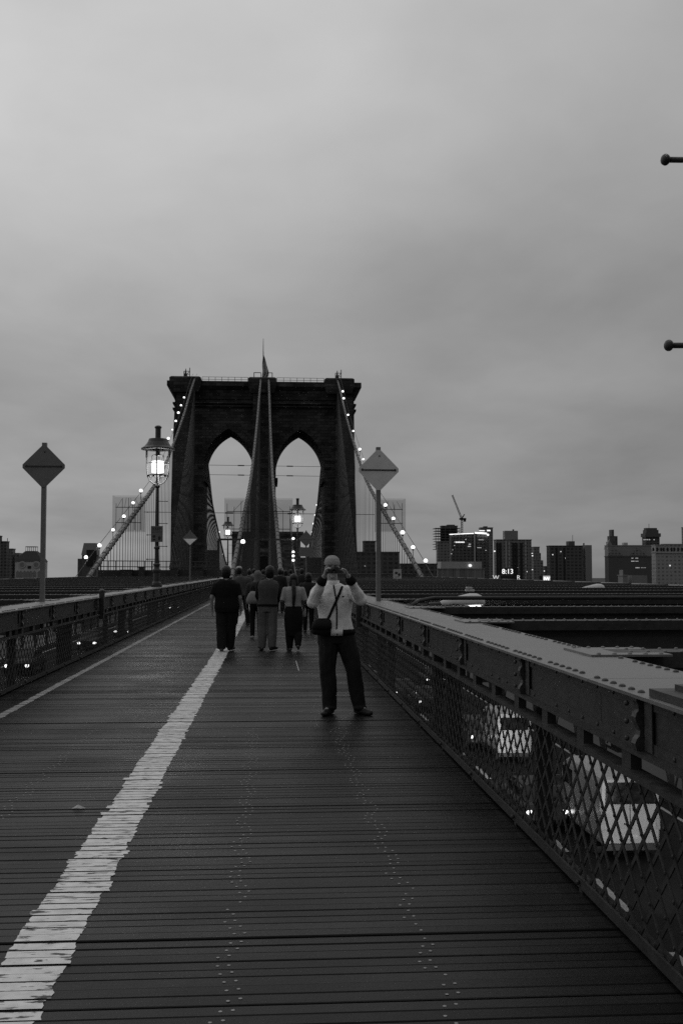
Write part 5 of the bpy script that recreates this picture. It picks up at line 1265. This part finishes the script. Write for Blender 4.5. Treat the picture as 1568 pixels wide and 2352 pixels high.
bpy.context.view_layer.update()
zs = [1.46 - i * (1.46 - .965) / 16 for i in range(17)]
m.tube([onfront(-.068 + .014 * math.sin((1.46 - z) * 7) + (1.46 - z) * .075, z, .003) for z in zs] + [Vector((-.03, -.168, .90))], .0085, 6); m.build('zip', BLK, man)
m = MB(); q = onfront(.035, 1.335, .002); m.ell(q, (.018, .004, .008), 10, 6); m.build('chest_emblem', DK, man)
# collar
m = MB(); m.rings([(MD['neck'].x, -.015, 1.425, .085, .088), (MD['neck'].x, -.018, 1.475, .078, .085), (MD['neck'].x, -.02, 1.515, .076, .084)], 20, 2); m.f = m.f[:-2]; m.mi = m.mi[:-2]
cl_ = m.build('collar', JKT, man, smooth=True); md = cl_.modifiers.new('t', 'SOLIDIFY'); md.thickness = .012
# camera held in both hands
cp = Vector((gx, gy_, 0)) + Vector((-.062, -.385, 1.622))
t = thing('camera', 'compact black camera held up before the face of the man in white', 'camera', cp)
m = MB(); m.bb((-.085, -.02, -.028), (.065, .02, .032)); m.bb((-.125, -.012, -.032), (-.0852, .016, -.008)); m.bb((-.02, -.018, .0322), (.03, .015, .044)); m.build('case', BLKPL, t)
m = MB(); m.lathe([(.026, -.02), (.026, -.045), (.022, -.048), (.018, -.044)], (-.02, 0, 0), 18, 'y'); m.build('lens', GLASSW, t, smooth=True)
m = MB(); m.bb((.035, -.0225, .012), (.056, -.0202, .024)); m.build('flash_window', mat('flash_grey', .12, .3), t)
# shoulder bag and strap
t = thing('shoulder_bag', 'black shoulder bag slung across the white jacket', 'bag', (gx - .205, gy_ - .15, .905))
m = MB(); m.rings([(0, 0, 0, .085, .05), (-.004, 0, .03, .11, .07), (.0, 0, .10, .112, .078), (.008, 0, .15, .10, .07), (.02, .0, .185, .065, .045)], 20, 3.2); remesh(m, 'pouch', BLK, .008, t, 4, .004, 14)
m = MB(); m.rings([(0, -.012, .07, .114, .078), (.004, -.012, .12, .112, .079), (.012, -.008, .17, .09, .064)], 20, 3.2); m.build('flap', cloth('bag_flap', .018), t, smooth=True)
m = MB(); pts = []
for i in range(15):
    k = i / 14; x = lin(.033, -.155, k); z = lin(1.452, 1.03, k); pts.append(onfront(x, z, .008) + Vector((gx, gy_, 0)))
for i in range(14):
    m.bar(pts[i], pts[i + 1] + (pts[i + 1] - pts[i]) * .05, .028, .006, (0, -1, .1))
m.build('strap', BLK, t, world=True)

# --- walkers seen from behind
p0 = G(519, 1496)
man2, D2, s2 = figure('stocky man in black T-shirt and dark trousers walking away on the centre line', (p0.x, p0.y, 0), 1.73, 1,
    dict(head=(-.005, .03, 1.615), shL=(-.215, 0, 1.35), shR=(.215, 0, 1.35), elL=(-.295, -.05, 1.10), elR=(.285, -.03, 1.09), wrL=(-.29, .02, .85), wrR=(.30, .09, .85), anL=(-.085, -.05, .085), knL=(-.09, .02, .5), anR=(.075, .16, .10), knR=(.095, .10, .5), toeL=(-.10, .15, .03), toeR=(.13, .3, .03)),
    1.28, cloth('black_tee', .013), cloth('dark_trousers', .022), mat('grey_shoe', .06, .6), 'afro', SKINL, .011, None, .8, .80, .034, (.128, .108, .088), None, 5, fold=.008)
p0 = G(612, 1494)
VEST = cloth('grey_vest', .085)
man3, D3, s3 = figure('man in grey vest over dark sleeves and baggy pale trousers walking away', (p0.x, p0.y, 0), 1.72, 1,
    dict(head=(.065, .03, 1.625), neck=(.04, 0, 1.47), shL=(-.155, 0, 1.385), shR=(.21, 0, 1.38), elL=(-.20, .03, 1.13), elR=(.255, .05, 1.12), wrL=(-.15, .22, .98), wrR=(.22, .22, .95), pel=(.02, 0, .94), hipL=(-.07, 0, .92), hipR=(.105, 0, .92), knL=(-.075, .06, .5), knR=(.12, .0, .5), anL=(-.10, .02, .085), anR=(.115, -.05, .10), toeL=(-.12, .2, .03), toeR=(.2, .1, .03)),
    1.12, VEST, cloth('pale_trousers', .15), mat('black_shoe', .015, .5), 'afro', SKINL, .011, None, 0, .93, .03, (.118, .1, .082), None, 9, arm_mat=BLK)
m = MB(); m.rings([(D3['pel'].x, 0, .905, .222, .158), (D3['pel'].x, 0, .95, .226, .162)], 22, 2.2); m.build('hem_band', BLK, man3, smooth=True)
p0 = G(674, 1495)
wom, DW, sw = figure('woman with a long dark ponytail, white top and loose black trousers walking away', (p0.x, p0.y, 0), 1.57, 1,
    dict(elL=(-.255, -.02, 1.12), wrL=(-.22, .12, .96), elR=(.265, .0, 1.12), wrR=(.235, .16, .97), knL=(-.09, .04, .5), anL=(-.085, .02, .085), anR=(.10, -.16, .16), knR=(.1, .03, .5), toeR=(.11, 0, .04)),
    1.08, cloth('white_top', .36), BLK, mat('sandal', .05, .6), 'ponytail', SKIN, .010, None, .95, 1.0, .014, (.10, .10, .066), [(.34, .16, .13), (.5, .205, .15), (.75, .215, .155), (.92, .20, .145), (1.06, .17, .12)], 4)
t = thing('held_bottle', 'pale bottle held by the woman with the ponytail', 'bottle', (p0.x + .225, p0.y + .2, .68))
m = MB(); m.lathe([(.03, 0), (.034, .02), (.034, .15), (.014, .20), (.014, .24)], n=12); m.build('bottle_body', mat('pale_plastic', .4, .4), t, smooth=True)
p0 = G(556, 1437)
capm, DC, sc_ = figure('man in a white cap and grey jacket walking away behind the stocky man', (p0.x, p0.y, 0), 1.74, 1,
    dict(head=(-.10, .03, 1.64), neck=(-.05, 0, 1.47), knL=(-.16, .06, .5), anL=(-.20, .1, .085), toeL=(-.2, .28, .03), knR=(.13, .0, .5), anR=(.18, -.02, .09)), 1.1, cloth('grey_jacket', .09), BLK, mat('black_shoe', .015, .5), 'short', SKIN, .013, None, 1.0, .9, .025, (.10, .075, .066), None, 7)
hd = DC['head']; m = MB(); m.rings([(hd.x, hd.y, hd.z + .05, .098, .11), (hd.x, hd.y, hd.z + .1, .09, .10), (hd.x, hd.y, hd.z + .14, .05, .06)], 18, 2); m.box((hd.x - .13, hd.y + .03, hd.z + .055), (.12, .12, .012)); m.build('cap', cloth('white_cap', .5), capm, smooth=True)
p0 = G(588, 1466)
bagw, DB, sb = figure('woman with pale hair in a light scarf walking half hidden behind the vest wearer', (p0.x, p0.y, 0), 1.62, 1,
    dict(head=(.04, .02, 1.63)), 1.0, cloth('dark_cardigan', .04), BLK, mat('pale_shoe', .3, .6), None, SKIN, .013, None, 1.0, .9, .022, (.09, .07, .058), None, 12)
hd = DB['head']; m = MB(); m.ell(hd + Vector((0, -.02, .03)), (.10, .11, .105), 14, 10); m.rings([(hd.x, hd.y - .01, hd.z - .2, .15, .10), (hd.x, hd.y - .02, hd.z - .1, .09, .09), (hd.x, hd.y - .02, hd.z, .095, .1)], 18, 2); remesh(m, 'headscarf', cloth('pale_scarf', .16), .012, bagw, 4, .004)
t = thing('handbag', 'pale white handbag carried beside the vest wearer', 'bag', (p0.x - .08, p0.y - .22, .84))
m = MB(); m.rings([(0, 0, 0, .15, .06), (0, 0, .10, .16, .075), (0, 0, .22, .11, .06), (0, 0, .30, .05, .03)], 18, 2.6); m.build('bag_body', cloth('white_bag', .3), t, smooth=True)
m = MB(); m.tube([(-.03, 0, .29), (-.02, .05, .42), (.02, .08, .42), (.04, .03, .29)], .012, 7); m.build('handle', BLK, t, smooth=True)
p0 = G(708, 1452)
figure('person in a dark coat by the railing behind the man in white', (p0.x, p0.y, 0), 1.58, 1, None, 1.1, cloth('dark_coat', .03), BLK, mat('black_shoe', .015, .5), 'bob', SKIN, .014, None, 1.0, .75, .03, (.09, .07, .06), None, 15)
# the crowd further on
crowd = [(572, 1404, 1.70, .06, .03, 'short', 'in a dark grey top just beyond the white cap'), (594, 1399, 1.66, .10, .05, 'bob', 'with bobbed hair between the cap and the vest'), (642, 1408, 1.72, .05, .04, 'short', 'in a dark top beyond the vest wearer'), (656, 1396, 1.68, .16, .03, 'bob', 'in a paler top seen beyond the gap by the ponytail'), (693, 1402, 1.74, .04, .03, 'short', 'in black beyond the ponytail, beside the railing'),
         (583, 1386, 1.75, .12, .05, 'short', 'far off in a grey coat over the centre line'), (604, 1384, 1.7, .06, .03, 'short', 'far off in front of the tower doorway'), (626, 1380, 1.66, .2, .06, 'bob', 'far off in a pale coat under the middle cables'), (667, 1383, 1.72, .05, .04, 'short', 'far off under the gantry post'), (648, 1376, 1.7, .09, .05, 'bob', 'smallest of the far walkers under the gantry')]
for i, (px, py, H, tv, lv, hr, lab) in enumerate(crowd):
    p0 = G(px, py); st = .12 * (1 if i % 2 else -1)
    figure('walker ' + lab, (p0.x, p0.y, 0), H, 1, dict(anL=(-.095, st, .085), anR=(.095, -st, .085), knL=(-.095, .05 + st * .5, .5), knR=(.095, .05 - st * .5, .5), toeL=(-.1, st + .17, .03), toeR=(.1, .17 - st, .03)), random.uniform(.98, 1.15),
           cloth('crowd_top_tone%s' % ('_pale' if tv > .11 else '_mid' if tv > .055 else '_dark'), .2 if tv > .11 else .08 if tv > .055 else .03), cloth('crowd_trousers', .03), mat('black_shoe', .015, .5), hr, SKIN, .016, 'walkers farther along the promenade', 1.0, .88, .02, (.09, .07, .06), None, i)
# scrap of litter on the planks
p0 = G(180, 1859)
m = MB(); vs = [(-.045, 0, .004), (-.01, .018, .012), (.05, .008, .005), (.02, -.01, .006), (-.005, -.022, .014), (0, 0, .03)]
m.add(vs, [(0, 5, 1), (1, 5, 2), (2, 5, 3), (3, 5, 4), (4, 5, 0), (0, 1, 2, 3, 4)]); o = m.build('litter_scrap', mat('paper', .6, .8)); o.location = (p0.x, p0.y, .002); tag(o, 'small crumpled white paper scrap on the planks near the centre line', 'litter')
bpy.data.scenes.remove(TS)
